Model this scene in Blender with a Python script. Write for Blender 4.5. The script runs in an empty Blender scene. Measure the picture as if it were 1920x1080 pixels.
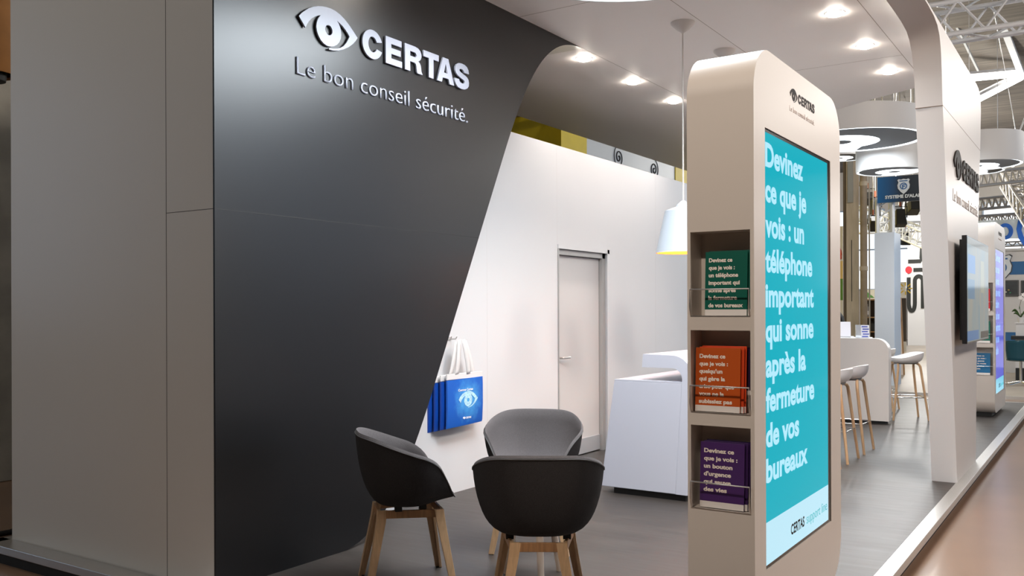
import bpy, bmesh, math, random
from mathutils import Vector, Matrix
random.seed(7)
SC = bpy.context.scene
COL = SC.collection
PI = math.pi

# ------------------------------------------------------------------ camera, world, main lights
FPX, YAW, HC, ROLL, CXP, CYP = 1700.0, math.radians(33.42), 1.42, math.radians(0.187), 960.0, 581.7
FW = Vector((-math.sin(YAW), math.cos(YAW), 0)); RT = Vector((math.cos(YAW), math.sin(YAW), 0)); UPV = Vector((0, 0, 1))
cam_d = bpy.data.cameras.new('camera'); cam = bpy.data.objects.new('camera', cam_d); COL.objects.link(cam)
cam_d.sensor_width = 36.0; cam_d.lens = 36.0 * FPX / 1920.0
cam_d.shift_y = (CYP - 540.0) / 1920.0
cam_d.clip_end = 300
_r = RT * math.cos(ROLL) - UPV * math.sin(ROLL) * -1 * -1
_u = UPV * math.cos(ROLL) + RT * math.sin(ROLL)
cam.matrix_world = Matrix(((_r.x, _u.x, -FW.x, 0), (_r.y, _u.y, -FW.y, 0), (_r.z, _u.z, -FW.z, HC), (0, 0, 0, 1)))
SC.camera = cam
SC.view_settings.view_transform = 'Standard'; SC.view_settings.look = 'None'
SC.view_settings.exposure = 0.42; SC.view_settings.gamma = 1.0; SC.view_settings.use_curve_mapping = False
SC.cycles.max_bounces = 6; SC.cycles.diffuse_bounces = 4; SC.cycles.glossy_bounces = 3
SC.cycles.use_denoising = True
SC.cycles.sample_clamp_indirect = 4.0

world = bpy.data.worlds.new('world'); SC.world = world; world.use_nodes = True
wb = world.node_tree.nodes['Background']; wb.inputs['Color'].default_value = (0.62, 0.72, 0.9, 1); wb.inputs['Strength'].default_value = 0.28

def area_light(name, loc, target, size, energy, color, sy=None, spread=PI):
    d = bpy.data.lights.new(name, 'AREA'); d.energy = energy; d.color = color; d.size = size; d.spread = spread
    if sy: d.shape = 'RECTANGLE'; d.size_y = sy
    o = bpy.data.objects.new(name, d); COL.objects.link(o); o.location = loc
    o.rotation_euler = (Vector(target) - Vector(loc)).to_track_quat('-Z', 'Y').to_euler()
    return o
# luminaires of the hall: warm floods high over the aisle; added fill lights follow below
area_light('aisle_flood', (3.2, 3.5, 5.6), (-1.3, 5.0, 1.6), 0.9, 200, (1.0, 0.88, 0.78))
area_light('aisle_flood', (3.2, 6.8, 5.6), (-1.1, 9.5, 1.8), 0.9, 105, (1.0, 0.88, 0.78))
def spot_light(name, loc, target, energy, color, deg, blend=0.5, soft=0.08):
    d = bpy.data.lights.new(name, 'SPOT'); d.energy = energy; d.color = color; d.spot_size = math.radians(deg); d.spot_blend = blend; d.shadow_soft_size = soft
    o = bpy.data.objects.new(name, d); COL.objects.link(o); o.location = loc
    o.rotation_euler = (Vector(target) - Vector(loc)).to_track_quat('-Z', 'Y').to_euler(); return o
def point_light(name, loc, energy, color, soft=0.4):
    d = bpy.data.lights.new(name, 'POINT'); d.energy = energy; d.color = color; d.shadow_soft_size = soft
    o = bpy.data.objects.new(name, d); COL.objects.link(o); o.location = loc; return o
spot_light('kiosk_fill_spot', (-1.2, 0.0, 4.6), (-1.27, 3.38, 1.6), 290, (1.0, 0.86, 0.72), 36, 0.9)  # unseen spot added to brighten the narrow front of the near kiosk
for x, y, e in ((2.5, 14.0, 150), (2.0, 19.0, 300), (-2.0, 15.5, 220), (-5.0, 26.0, 560), (-6.0, 36.0, 850), (3.0, 38.0, 1100), (-12.0, 17.5, 330), (-6.6, -3.2, 400)):
    point_light('hall_fill', (x, y, 5.6 if y > 0 else 7.2), e, (1.0, 0.97, 0.92))  # bare points without fittings, added to brighten the hall and the grey end wall

# ------------------------------------------------------------------ helpers
def px(u, v, d):
    """point seen at pixel (u, v) at depth d in front of the camera: used to lay out the far hall"""
    a, b = (u - CXP) / FPX, -(v - CYP) / FPX
    x = a * math.cos(ROLL) + b * math.sin(ROLL); y = -a * math.sin(ROLL) + b * math.cos(ROLL)
    return (FW + RT * x + UPV * y) * d + Vector((0, 0, HC))

def lin(c):
    return tuple((v / 12.92 if v <= 0.04045 else ((v + 0.055) / 1.055) ** 2.4) for v in c)
def hx(s):
    return lin(tuple(int(s[i:i + 2], 16) / 255 for i in (0, 2, 4)))

MATS = {}
def mat(name, color, rough=0.5, metal=0.0, emit=None, estr=0.0, spec=0.5, noise=0.0, nscale=20.0, bump=0.0, alpha=None, stretch=None, coat=0.0):
    if name in MATS: return MATS[name]
    m = bpy.data.materials.new(name); m.use_nodes = True
    nt = m.node_tree; b = nt.nodes['Principled BSDF']
    b.inputs['Base Color'].default_value = (*color, 1); b.inputs['Roughness'].default_value = rough
    b.inputs['Metallic'].default_value = metal; b.inputs['Specular IOR Level'].default_value = spec
    if coat: b.inputs['Coat Weight'].default_value = coat; b.inputs['Coat Roughness'].default_value = 0.05
    if emit is not None:
        b.inputs['Emission Color'].default_value = (*emit, 1); b.inputs['Emission Strength'].default_value = estr
    if alpha is not None:
        b.inputs['Transmission Weight'].default_value = alpha; b.inputs['IOR'].default_value = 1.2
    if noise or bump:
        tc = nt.nodes.new('ShaderNodeTexCoord'); mp = nt.nodes.new('ShaderNodeMapping')
        nt.links.new(tc.outputs['Object'], mp.inputs['Vector'])
        if stretch: mp.inputs['Scale'].default_value = stretch
        nz = nt.nodes.new('ShaderNodeTexNoise'); nz.inputs['Scale'].default_value = nscale; nz.inputs['Detail'].default_value = 4
        nt.links.new(mp.outputs['Vector'], nz.inputs['Vector'])
        if noise:
            rp = nt.nodes.new('ShaderNodeValToRGB')
            rp.color_ramp.elements[0].position = 0.3; rp.color_ramp.elements[1].position = 0.7
            rp.color_ramp.elements[0].color = (*[c * (1 - noise) for c in color], 1)
            rp.color_ramp.elements[1].color = (*[min(1, c * (1 + noise)) for c in color], 1)
            nt.links.new(nz.outputs['Fac'], rp.inputs['Fac']); nt.links.new(rp.outputs['Color'], b.inputs['Base Color'])
        if bump:
            bp = nt.nodes.new('ShaderNodeBump'); bp.inputs['Strength'].default_value = bump; bp.inputs['Distance'].default_value = 0.01
            nt.links.new(nz.outputs['Fac'], bp.inputs['Height']); nt.links.new(bp.outputs['Normal'], b.inputs['Normal'])
    MATS[name] = m
    return m

def plank_floor():
    m = bpy.data.materials.new('dark_vinyl_planks'); m.use_nodes = True; nt = m.node_tree; b = nt.nodes['Principled BSDF']
    tc = nt.nodes.new('ShaderNodeTexCoord'); mp = nt.nodes.new('ShaderNodeMapping')
    nt.links.new(tc.outputs['Object'], mp.inputs['Vector']); mp.inputs['Rotation'].default_value = (0, 0, 0)
    br = nt.nodes.new('ShaderNodeTexBrick'); br.inputs['Scale'].default_value = 1.0
    br.inputs['Brick Width'].default_value = 1.2; br.inputs['Row Height'].default_value = 0.18; br.inputs['Mortar Size'].default_value = 0.0012
    br.inputs['Color1'].default_value = (0.041, 0.034, 0.030, 1); br.inputs['Color2'].default_value = (0.050, 0.042, 0.037, 1)
    br.inputs['Mortar'].default_value = (0.038, 0.034, 0.031, 1)
    nt.links.new(mp.outputs['Vector'], br.inputs['Vector'])
    mp2 = nt.nodes.new('ShaderNodeMapping'); mp2.inputs['Scale'].default_value = (1.2, 9.0, 1); nt.links.new(tc.outputs['Object'], mp2.inputs['Vector'])
    nz = nt.nodes.new('ShaderNodeTexNoise'); nz.inputs['Scale'].default_value = 2.4; nz.inputs['Detail'].default_value = 6
    nt.links.new(mp2.outputs['Vector'], nz.inputs['Vector'])
    mx = nt.nodes.new('ShaderNodeMixRGB'); mx.blend_type = 'MULTIPLY'; mx.inputs['Fac'].default_value = 0.55
    rp = nt.nodes.new('ShaderNodeValToRGB'); rp.color_ramp.elements[0].position = 0.3; rp.color_ramp.elements[1].position = 0.72
    rp.color_ramp.elements[0].color = (0.6, 0.6, 0.6, 1); rp.color_ramp.elements[1].color = (1.25, 1.22, 1.2, 1)
    nt.links.new(nz.outputs['Fac'], rp.inputs['Fac'])
    nt.links.new(br.outputs['Color'], mx.inputs['Color1']); nt.links.new(rp.outputs['Color'], mx.inputs['Color2'])
    nt.links.new(mx.outputs['Color'], b.inputs['Base Color'])
    r2 = nt.nodes.new('ShaderNodeMapRange'); r2.inputs['To Min'].default_value = 0.36; r2.inputs['To Max'].default_value = 0.55
    nt.links.new(nz.outputs['Fac'], r2.inputs['Value']); nt.links.new(r2.outputs['Result'], b.inputs['Roughness'])
    bp = nt.nodes.new('ShaderNodeBump'); bp.inputs['Strength'].default_value = 0.05; bp.inputs['Distance'].default_value = 0.004
    nt.links.new(nz.outputs['Fac'], bp.inputs['Height']); nt.links.new(bp.outputs['Normal'], b.inputs['Normal'])
    return m

def board_concrete(name, c1, c2, rot=0.0):
    m = bpy.data.materials.new(name); m.use_nodes = True; nt = m.node_tree; b = nt.nodes['Principled BSDF']
    tc = nt.nodes.new('ShaderNodeTexCoord'); mp = nt.nodes.new('ShaderNodeMapping'); mp.inputs['Rotation'].default_value = (0, 0, rot)
    nt.links.new(tc.outputs['Object'], mp.inputs['Vector'])
    mp2 = nt.nodes.new('ShaderNodeMapping'); mp2.inputs['Scale'].default_value = (0.5, 7.0, 0.5)
    nt.links.new(mp.outputs['Vector'], mp2.inputs['Vector'])
    nz = nt.nodes.new('ShaderNodeTexNoise'); nz.inputs['Scale'].default_value = 1.3; nz.inputs['Detail'].default_value = 6
    nt.links.new(mp2.outputs['Vector'], nz.inputs['Vector'])
    rp = nt.nodes.new('ShaderNodeValToRGB'); rp.color_ramp.elements[0].position = 0.32; rp.color_ramp.elements[1].position = 0.68
    rp.color_ramp.elements[0].color = (*c1, 1); rp.color_ramp.elements[1].color = (*c2, 1)
    nt.links.new(nz.outputs['Fac'], rp.inputs['Fac']); nt.links.new(rp.outputs['Color'], b.inputs['Base Color'])
    b.inputs['Roughness'].default_value = 0.85
    return m

class G:
    """collects shapes and links them as ONE mesh object"""
    def __init__(s): s.v = []; s.f = []
    def add(s, verts, faces):
        n = len(s.v); s.v += [tuple(p) for p in verts]; s.f += [tuple(i + n for i in f) for f in faces]; return s
    def box(s, a, b):
        (x0, y0, z0), (x1, y1, z1) = a, b
        x0, x1 = min(x0, x1), max(x0, x1); y0, y1 = min(y0, y1), max(y0, y1); z0, z1 = min(z0, z1), max(z0, z1)
        return s.add([(x0, y0, z0), (x1, y0, z0), (x1, y1, z0), (x0, y1, z0), (x0, y0, z1), (x1, y0, z1), (x1, y1, z1), (x0, y1, z1)],
                     [(0, 3, 2, 1), (4, 5, 6, 7), (0, 1, 5, 4), (1, 2, 6, 5), (2, 3, 7, 6), (3, 0, 4, 7)])
    def hexa(s, p):   # eight corners, bottom four then top four
        return s.add(p, [(0, 3, 2, 1), (4, 5, 6, 7), (0, 1, 5, 4), (1, 2, 6, 5), (2, 3, 7, 6), (3, 0, 4, 7)])
    def prism(s, pts, f0, f1):
        n = len(pts)
        return s.add([f0(a, b) for a, b in pts] + [f1(a, b) for a, b in pts],
                     [tuple(range(n))[::-1], tuple(range(n, 2 * n))] + [(i, (i + 1) % n, n + (i + 1) % n, n + i) for i in range(n)])
    def tube(s, path, r, n=10, close=False, caps=True):
        path = [Vector(p) for p in path]; k = len(path); rs = r if isinstance(r, (list, tuple)) else [r] * k
        rings = []; ref = None
        for i, p in enumerate(path):
            if close: t = path[(i + 1) % k] - path[i - 1]
            else: t = path[min(i + 1, k - 1)] - path[max(i - 1, 0)]
            t.normalize()
            if ref is None: ref = Vector((0, 0, 1)) if abs(t.z) < 0.9 else Vector((1, 0, 0))
            a = t.cross(ref).normalized(); b = a.cross(t).normalized(); ref = b
            rings.append([p + (a * math.cos(2 * PI * j / n) + b * math.sin(2 * PI * j / n)) * rs[i] for j in range(n)])
        vs = [q for r_ in rings for q in r_]; fs = []
        for i in range(k if close else k - 1):
            o = (i + 1) % k
            for j in range(n): fs.append((i * n + j, i * n + (j + 1) % n, o * n + (j + 1) % n, o * n + j))
        if caps and not close: fs += [tuple(range(n))[::-1], tuple(range((k - 1) * n, k * n))]
        return s.add(vs, fs)
    def lathe(s, prof, n=40, c=(0, 0, 0), caps=(False, False)):
        vs = []; fs = []; k = len(prof)
        for r, z in prof:
            for j in range(n): vs.append((c[0] + r * math.cos(2 * PI * j / n), c[1] + r * math.sin(2 * PI * j / n), c[2] + z))
        for i in range(k - 1):
            for j in range(n): fs.append((i * n + j, i * n + (j + 1) % n, (i + 1) * n + (j + 1) % n, (i + 1) * n + j))
        if caps[0]: fs.append(tuple(range(n))[::-1])
        if caps[1]: fs.append(tuple(range((k - 1) * n, k * n)))
        return s.add(vs, fs)
    def obj(s, name, m, parent=None, bevel=0.0, smooth=None, seg=2, solid=0.0):
        me = bpy.data.meshes.new(name); me.from_pydata(s.v, [], s.f); me.update()
        bm = bmesh.new(); bm.from_mesh(me); bmesh.ops.recalc_face_normals(bm, faces=bm.faces); bm.to_mesh(me); bm.free()
        return link(name, me, m, parent, bevel, smooth, seg, solid)

def link(name, me, m, parent=None, bevel=0.0, smooth=None, seg=2, solid=0.0):
    o = bpy.data.objects.new(name, me); COL.objects.link(o)
    if m is not None: me.materials.clear(); me.materials.append(m)
    if parent is not None: o.parent = parent
    if smooth is not None:
        for p in me.polygons: p.use_smooth = True
        me.set_sharp_from_angle(angle=math.radians(smooth))
    if solid:
        md = o.modifiers.new('thickness', 'SOLIDIFY'); md.thickness = solid; md.offset = 0
    if bevel:
        md = o.modifiers.new('edge', 'BEVEL'); md.width = bevel; md.segments = seg; md.limit_method = 'ANGLE'; md.angle_limit = math.radians(40)
    return o

def tag(o, label=None, cat=None, group=None, kind=None):
    if label: o['label'] = label
    if cat: o['category'] = cat
    if group: o['group'] = group
    if kind: o['kind'] = kind
    return o
def thing(name, label, cat, loc=(0, 0, 0), rz=0.0, group=None):
    o = bpy.data.objects.new(name, None); COL.objects.link(o); o.location = loc; o.rotation_euler = (0, 0, rz); o.empty_display_size = 0.1
    return tag(o, label, cat, group)
def struct(o): return tag(o, kind='structure')
def dup(root, loc, rz, label, group=None):
    r = root.copy(); COL.objects.link(r); r.location = loc; r.rotation_euler = (0, 0, rz); r['label'] = label
    if group: r['group'] = group
    for ch in list(root.children):
        c = ch.copy(); COL.objects.link(c); c.parent = r
        for g in list(ch.children):
            d = g.copy(); COL.objects.link(d); d.parent = c
    return r

def curve_mesh(cd):
    o = bpy.data.objects.new('tmp', cd); COL.objects.link(o)
    dg = bpy.context.evaluated_depsgraph_get()
    me = bpy.data.meshes.new_from_object(o.evaluated_get(dg))
    bpy.data.objects.remove(o); bpy.data.curves.remove(cd)
    return me
def place(me, origin, xd, yd, sx=1.0, sy=1.0):
    xd, yd = Vector(xd), Vector(yd); nd = xd.cross(yd); o = Vector(origin)
    for v in me.vertices:
        p = v.co; v.co = o + xd * (p.x * sx) + yd * (p.y * sy) + nd * p.z
    me.update()
def text(name, s, m, parent, origin, xd, yd, width, cap, bold=0.0, depth=0.0006, spacing=1.0):
    """lettering: width = overall width, cap = height of the capitals"""
    cd = bpy.data.curves.new('t', 'FONT'); cd.body = s; cd.size = 1.0; cd.extrude = 0.0; cd.space_character = spacing
    cd.resolution_u = 4
    if bold > 0:
        cd.bevel_depth = bold; cd.bevel_resolution = 0
        if depth < 0.001: cd.fill_mode = 'FRONT'
    else: cd.offset = bold
    me = curve_mesh(cd)
    if bold > 0:
        for v in me.vertices: v.co.z = depth if depth < 0.001 else (v.co.z + bold) * depth / (2 * bold)
    xs = [v.co.x for v in me.vertices]; x0, x1 = min(xs), max(xs)
    for v in me.vertices: v.co.x -= x0
    k = width / max(1e-6, x1 - x0); h = cap / (0.682 + 2 * max(0, bold))
    if depth > 0 and bold <= 0:
        bm = bmesh.new(); bm.from_mesh(me)
        r = bmesh.ops.extrude_face_region(bm, geom=bm.faces[:])
        for e in r['geom']:
            if isinstance(e, bmesh.types.BMVert): e.co.z += depth
        bmesh.ops.recalc_face_normals(bm, faces=bm.faces); bm.to_mesh(me); bm.free()
    place(me, origin, xd, yd, k, h)
    return link(name, me, m, parent)
def flat_shape(name, loops, m, parent, origin, xd, yd, sx=1.0, sy=1.0, depth=0.001):
    cd = bpy.data.curves.new('c', 'CURVE'); cd.dimensions = '2D'; cd.fill_mode = 'BOTH'; cd.extrude = depth / 2
    for lp in loops:
        sp = cd.splines.new('POLY'); sp.points.add(len(lp) - 1); sp.use_cyclic_u = True
        for q, (a, b) in zip(sp.points, lp): q.co = (a * sx, b * sy, depth / 2, 1)
    me = curve_mesh(cd)
    for v in me.vertices: v.co.z += depth / 2
    place(me, origin, xd, yd)
    return link(name, me, m, parent)
def circ(cx, cy, rx, ry=None, n=32, a0=0.0, a1=2 * PI, end=False):
    ry = rx if ry is None else ry
    return [(cx + rx * math.cos(a0 + (a1 - a0) * i / n), cy + ry * math.sin(a0 + (a1 - a0) * i / n)) for i in range(n + (1 if end else 0))]

EYE = [(0.0,0.28),(0.047,0.33),(0.103,0.375),(0.165,0.418),(0.238,0.456),(0.312,0.482),(0.387,0.5),(0.452,0.509),(0.528,0.512),(0.606,0.505),(0.684,0.483),(0.763,0.447),(0.842,0.397),(0.923,0.333),(1.0,0.268),(0.962,0.218),(0.911,0.168),(0.841,0.115),(0.749,0.064),(0.659,0.028),(0.57,0.006),(0.493,0.0),(0.495,0.018),(0.57,0.029),(0.637,0.047),(0.693,0.07),(0.75,0.106),(0.807,0.168),(0.853,0.247),(0.819,0.287),(0.773,0.322),(0.728,0.351),(0.683,0.371),(0.632,0.391),(0.661,0.365),(0.683,0.333),(0.701,0.289),(0.707,0.235),(0.698,0.185),(0.673,0.135),(0.633,0.094),(0.581,0.062),(0.526,0.043),(0.461,0.039),(0.402,0.055),(0.353,0.087),(0.315,0.129),(0.292,0.177),(0.281,0.226),(0.288,0.274),(0.305,0.32),(0.329,0.356),(0.354,0.382),(0.307,0.366),(0.259,0.342),(0.206,0.305),(0.16,0.259),(0.129,0.215),(0.106,0.171)]
def _word():
    C = [(0.54 + 0.54 * math.cos(math.radians(a)), 0.5 + 0.525 * math.sin(math.radians(a))) for a in range(20, 341, 5)] + \
        [(0.55 + 0.235 * math.cos(math.radians(a)), 0.5 + 0.285 * math.sin(math.radians(a))) for a in range(335, 24, -5)]
    E_ = [(0,0),(0,1),(.90,1),(.90,.77),(.31,.77),(.31,.62),(.85,.62),(.85,.40),(.31,.40),(.31,.23),(.93,.23),(.93,0)]
    R = [(0,0),(0,1),(.62,1),(.78,.975),(.92,.90),(.99,.78),(.99,.67),(.94,.57),(.86,.505),(.79,.475),(.89,.42),(.95,.33),(.985,.12),(1.06,0),(.745,0),(.71,.07),(.685,.25),(.655,.33),(.60,.375),(.31,.38),(.31,0)]
    Rh = [(.31,.59),(.31,.775),(.57,.775),(.65,.75),(.69,.685),(.66,.62),(.58,.59)]
    T = [(.34,0),(.34,.76),(0,.76),(0,1),(.975,1),(.975,.76),(.635,.76),(.635,0)]
    A = [(0,0),(.39,1),(.75,1),(1.135,0),(.82,0),(.76,.19),(.38,.19),(.315,0)]
    Ah = [(.455,.40),(.685,.40),(.57,.77)]
    S = [(.99,.69),(.96,.84),(.86,.955),(.70,1.015),(.5,1.03),(.29,1.01),(.13,.93),(.04,.81),(.04,.67),(.10,.56),(.22,.48),(.42,.42),(.60,.375),(.68,.34),(.70,.285),(.66,.235),(.56,.21),(.46,.215),(.38,.24),(.33,.29),(.315,.35),(.0,.34),(.02,.20),(.10,.09),(.24,.0),(.48,-.03),(.70,-.005),(.88,.075),(.98,.19),(.995,.33),(.96,.44),(.87,.525),(.73,.58),(.55,.625),(.42,.66),(.35,.69),(.33,.73),(.36,.775),(.44,.80),(.54,.795),(.61,.765),(.645,.72),(.655,.68)]
    out = []
    for dx, loops in ((0, [C]), (1.26, [E_]), (2.357, [R, Rh]), (3.469, [T]), (4.326, [A, Ah]), (5.49, [S])):
        out.append([[(x + dx, y) for x, y in lp] for lp in loops])
    return out
WORD = _word()
def brand(parent, m, m2, origin, xd, yd, L, depth, parts=('eye_emblem', 'letter', 'slogan'), slogan=True):
    """eye emblem + word + slogan; origin = lower left of the eye; L = overall width"""
    o, xd, yd = Vector(origin), Vector(xd), Vector(yd); k = L / 1.605
    flat_shape(parts[0], [EYE, circ(0.492, 0.238, 0.061, n=24)], m, parent, o, xd, yd, 0.471 * k, 0.471 * k, depth)
    q = o + xd * 0.513 * k + yd * 0.036 * k
    if parts[1] == 'letter':
        for loops in WORD: flat_shape('letter', loops, m, parent, q, xd, yd, 0.168 * k, 0.168 * k, depth)
    else: flat_shape(parts[1], [lp for w in WORD for lp in w], m, parent, q, xd, yd, 0.168 * k, 0.168 * k, depth)
    if slogan:
        text(parts[2], 'Le bon conseil s\u00e9curit\u00e9.', m2, parent, o - xd * 0.008 * k - yd * 0.19 * k, xd, yd, 1.61 * k, 0.098 * k, bold=-0.010, depth=min(depth, 0.002) if m is M_dark else min(depth, 0.008))

XP, YP, ZP = (1, 0, 0), (0, 1, 0), (0, 0, 1)

# ------------------------------------------------------------------ materials
M_white = mat('white_laminate', hx('D4D0CE'), 0.42)
M_whitewall = mat('white_wall_paint', hx('CECED0'), 0.55)
M_greywall = mat('end_wall_laminate', hx('D8D4CE'), 0.33)
M_ceil = mat('ceiling_white', hx('F6F1EE'), 0.5)
M_black = mat('black_satin_panel', (0.006, 0.0056, 0.006), 0.36, spec=0.55)
M_blackplain = mat('black_plinth', (0.008, 0.008, 0.008), 0.6)
M_alu = mat('brushed_aluminium', (0.62, 0.60, 0.57), 0.35, 0.85, noise=0.08, nscale=30, stretch=(20, 1, 20))
M_chrome = mat('chrome', (0.8, 0.8, 0.8), 0.15, 1.0)
M_steel = mat('satin_steel', (0.66, 0.64, 0.62), 0.3, 0.9)
M_seam = mat('panel_joint', (0.10, 0.09, 0.085), 0.8)
M_letter = mat('raised_letter_white', hx('A4A7B4'), 0.35)
M_dark = mat('dark_lettering', (0.022, 0.016, 0.014), 0.6, spec=0.2)
M_greytxt = mat('grey_lettering', (0.50, 0.43, 0.39), 0.5)
M_oak = mat('oak_wood', hx('CDA881'), 0.45, noise=0.12, nscale=6, stretch=(14, 14, 1.2))
M_oakd = mat('smoked_oak_wood', hx('A87C55'), 0.45, noise=0.2, nscale=6, stretch=(14, 14, 1.2))
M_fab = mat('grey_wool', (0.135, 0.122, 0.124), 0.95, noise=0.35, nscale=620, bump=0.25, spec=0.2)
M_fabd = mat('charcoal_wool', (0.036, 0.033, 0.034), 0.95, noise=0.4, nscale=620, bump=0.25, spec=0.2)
M_shell = mat('white_polypropylene', hx('E6E4E4'), 0.4)
M_tubew = mat('truss_aluminium', (0.86, 0.89, 0.93), 0.35, 0.2)
M_trussg = mat('truss_steel', (0.46, 0.44, 0.42), 0.45, 0.35)
M_conc = mat('hall_concrete', hx('BFB19D'), 0.85, noise=0.14, nscale=3, stretch=(3, 3, 0.6))

# ------------------------------------------------------------------ the setting
X_BLACK, X_BACK, X_WHITE, X_LEFT, Y_END = -3.78, -4.17, -4.27, -5.72, 3.0
CEIL = 3.67
struct(G().box((X_LEFT, Y_END - 0.1, -0.06), (-1.055, 15.6, 0.0)).obj('floor', plank_floor()))
kerb = struct(G().box((-1.055, -1.0, -0.045), (-0.965, 15.6, 0.004)).obj('trim_1', M_alu, bevel=0.004))
struct(G().box((-1.06, -1.0, -0.105), (-1.0, 15.6, -0.045)).obj('trim_2', M_blackplain))
struct(G().box((X_LEFT - 0.09, Y_END - 0.13, -0.045), (-1.055, Y_END - 0.005, 0.004)).obj('trim_3', M_alu, bevel=0.004))
struct(G().box((X_LEFT - 0.085, Y_END - 0.12, -0.105), (-1.06, Y_END - 0.05, -0.045)).obj('trim_4', M_blackplain))
struct(G().box((X_LEFT - 0.09, Y_END - 0.13, -0.105), (X_LEFT, 14.0, 0.004)).obj('trim_5', M_alu, bevel=0.004))
struct(G().box((-1.055, 15.6, -0.105), (X_LEFT, 15.68, 0.004)).obj('trim_6', M_alu))
M_hallfloor = mat('hall_floor_screed', hx('7C624F'), 0.28, noise=0.10, nscale=1.6)
struct(G().box((-30, -14, -0.2), (30, 60, -0.105)).obj('floor_hall', M_hallfloor))

def bez(p0, p1, p2, p3, n):
    return [tuple((1-t)**3 * a + 3*(1-t)**2*t * b + 3*(1-t)*t*t * c + t**3 * d for a, b, c, d in zip(p0, p1, p2, p3)) for t in [q / n for q in range(n + 1)]]
BL = [(3.0, 0.0)] + bez((3.88, 0.0), (4.24, 0.0), (4.49, 0.36), (4.75, 0.86), 18) + bez((5.62, 2.573), (5.96, 3.24), (6.25, 3.668), (6.85, CEIL), 24) + [(3.0, CEIL)]
wb_ = struct(G().prism(BL, lambda a, b: (X_BACK, a, b), lambda a, b: (X_BLACK - 0.012, a, b)).obj('wall_near', M_greywall))
bp_ = G().prism(BL, lambda a, b: (X_BLACK - 0.012, a, b), lambda a, b: (X_BLACK, a, b)).obj('black_panel', M_black, wb_)
G().box((X_BLACK - 0.004, 3.0, 1.938), (X_BLACK + 0.0006, 5.298, 1.942)).obj('panel_joint', M_blackplain, wb_)
G().box((X_BACK, 2.9994, 1.9385), (X_BLACK - 0.012, 3.01, 1.9415)).obj('panel_joint', M_seam, wb_)
we = struct(G().box((X_LEFT, Y_END, 0.0), (X_BACK - 0.003, Y_END + 0.1, 4.1)).obj('wall_end', M_greywall))
G().box((X_BACK - 0.0035, 2.9994, 0.0), (X_BACK + 0.0005, 3.03, CEIL)).obj('panel_joint', M_seam, we)
struct(G().box((X_LEFT, Y_END + 0.1, 0.0), (X_LEFT + 0.05, 14.0, 2.0)).obj('wall_outer', M_whitewall))

# white wall with a door opening
DY0, DY1, DZ = 7.24, 8.235, 2.0
WT = 2.945
ww = G()
ww.box((X_WHITE - 0.12, 3.4, 0), (X_WHITE, DY0, WT)); ww.box((X_WHITE - 0.12, DY1, 0), (X_WHITE, 14.5, WT)); ww.box((X_WHITE - 0.12, DY0, DZ), (X_WHITE, DY1, WT))
ww = struct(ww.obj('wall_left', M_whitewall))
M_fj = mat('wall_panel_joint', hx('C9C5C4'), 0.7)
for y in (4.98, 6.1, 7.23, 9.4, 10.5):
    G().box((X_WHITE - 0.002, y - 0.0012, DZ + 0.02 if DY0 - 0.1 < y < DY1 else 0), (X_WHITE + 0.0004, y + 0.0012, WT)).obj('panel_joint', M_fj, ww)
door = struct(G().box((X_WHITE - 0.1, DY0 + 0.022, 0.012), (X_WHITE - 0.06, DY1 - 0.075, DZ - 0.065)).obj('door_1', mat('door_leaf_white', hx('C6C3C2'), 0.5), bevel=0.002))
fr = G(); fr.box((X_WHITE - 0.115, DY0 + 0.004, 0), (X_WHITE + 0.006, DY0 + 0.020, DZ)); fr.box((X_WHITE - 0.115, DY1 - 0.07, 0), (X_WHITE - 0.02, DY1 - 0.012, DZ))
fr.box((X_WHITE - 0.115, DY0 + 0.035, DZ - 0.06), (X_WHITE - 0.02, DY1 - 0.012, DZ - 0.01))
fr.obj('door_frame', mat('door_frame_grey', hx('AFADAB'), 0.4, 0.3), door)
G().box((X_WHITE - 0.002, DY1 - 0.01, 0), (X_WHITE + 0.008, DY1 + 0.03, DZ + 0.03)).box((X_WHITE - 0.002, DY0 + 0.0, DZ - 0.008), (X_WHITE + 0.008, DY1 + 0.03, DZ + 0.03)).obj('architrave', M_whitewall, door)
G().box((X_WHITE - 0.06, DY0 + 0.05, 0.012), (X_WHITE - 0.05, DY1 - 0.08, 0.16)).obj('kick_plate', mat('kick_plate_grey', hx('B7BABD'), 0.35, 0.3), door)
hd = G(); hd.tube([(X_WHITE - 0.06, DY0 + 0.10, 0.97), (X_WHITE - 0.005, DY0 + 0.10, 0.97), (X_WHITE + 0.0, DY0 + 0.115, 0.97), (X_WHITE + 0.0, DY0 + 0.23, 0.972)], 0.010, 10)
hd.lathe([(0.026, -0.006), (0.026, 0.006)], 20, (0, 0, 0), (True, True)) if False else None
hd.obj('door_handle', M_steel, door, smooth=40)
G().tube([(X_WHITE - 0.06, DY0 + 0.10, 0.97), (X_WHITE - 0.052, DY0 + 0.10, 0.97)], 0.026, 20).obj('handle_rose', M_steel, door)
G().tube([(X_WHITE - 0.06, DY0 + 0.10, 0.86), (X_WHITE - 0.052, DY0 + 0.10, 0.86)], 0.022, 20).obj('lock_rose', M_steel, door)

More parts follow.
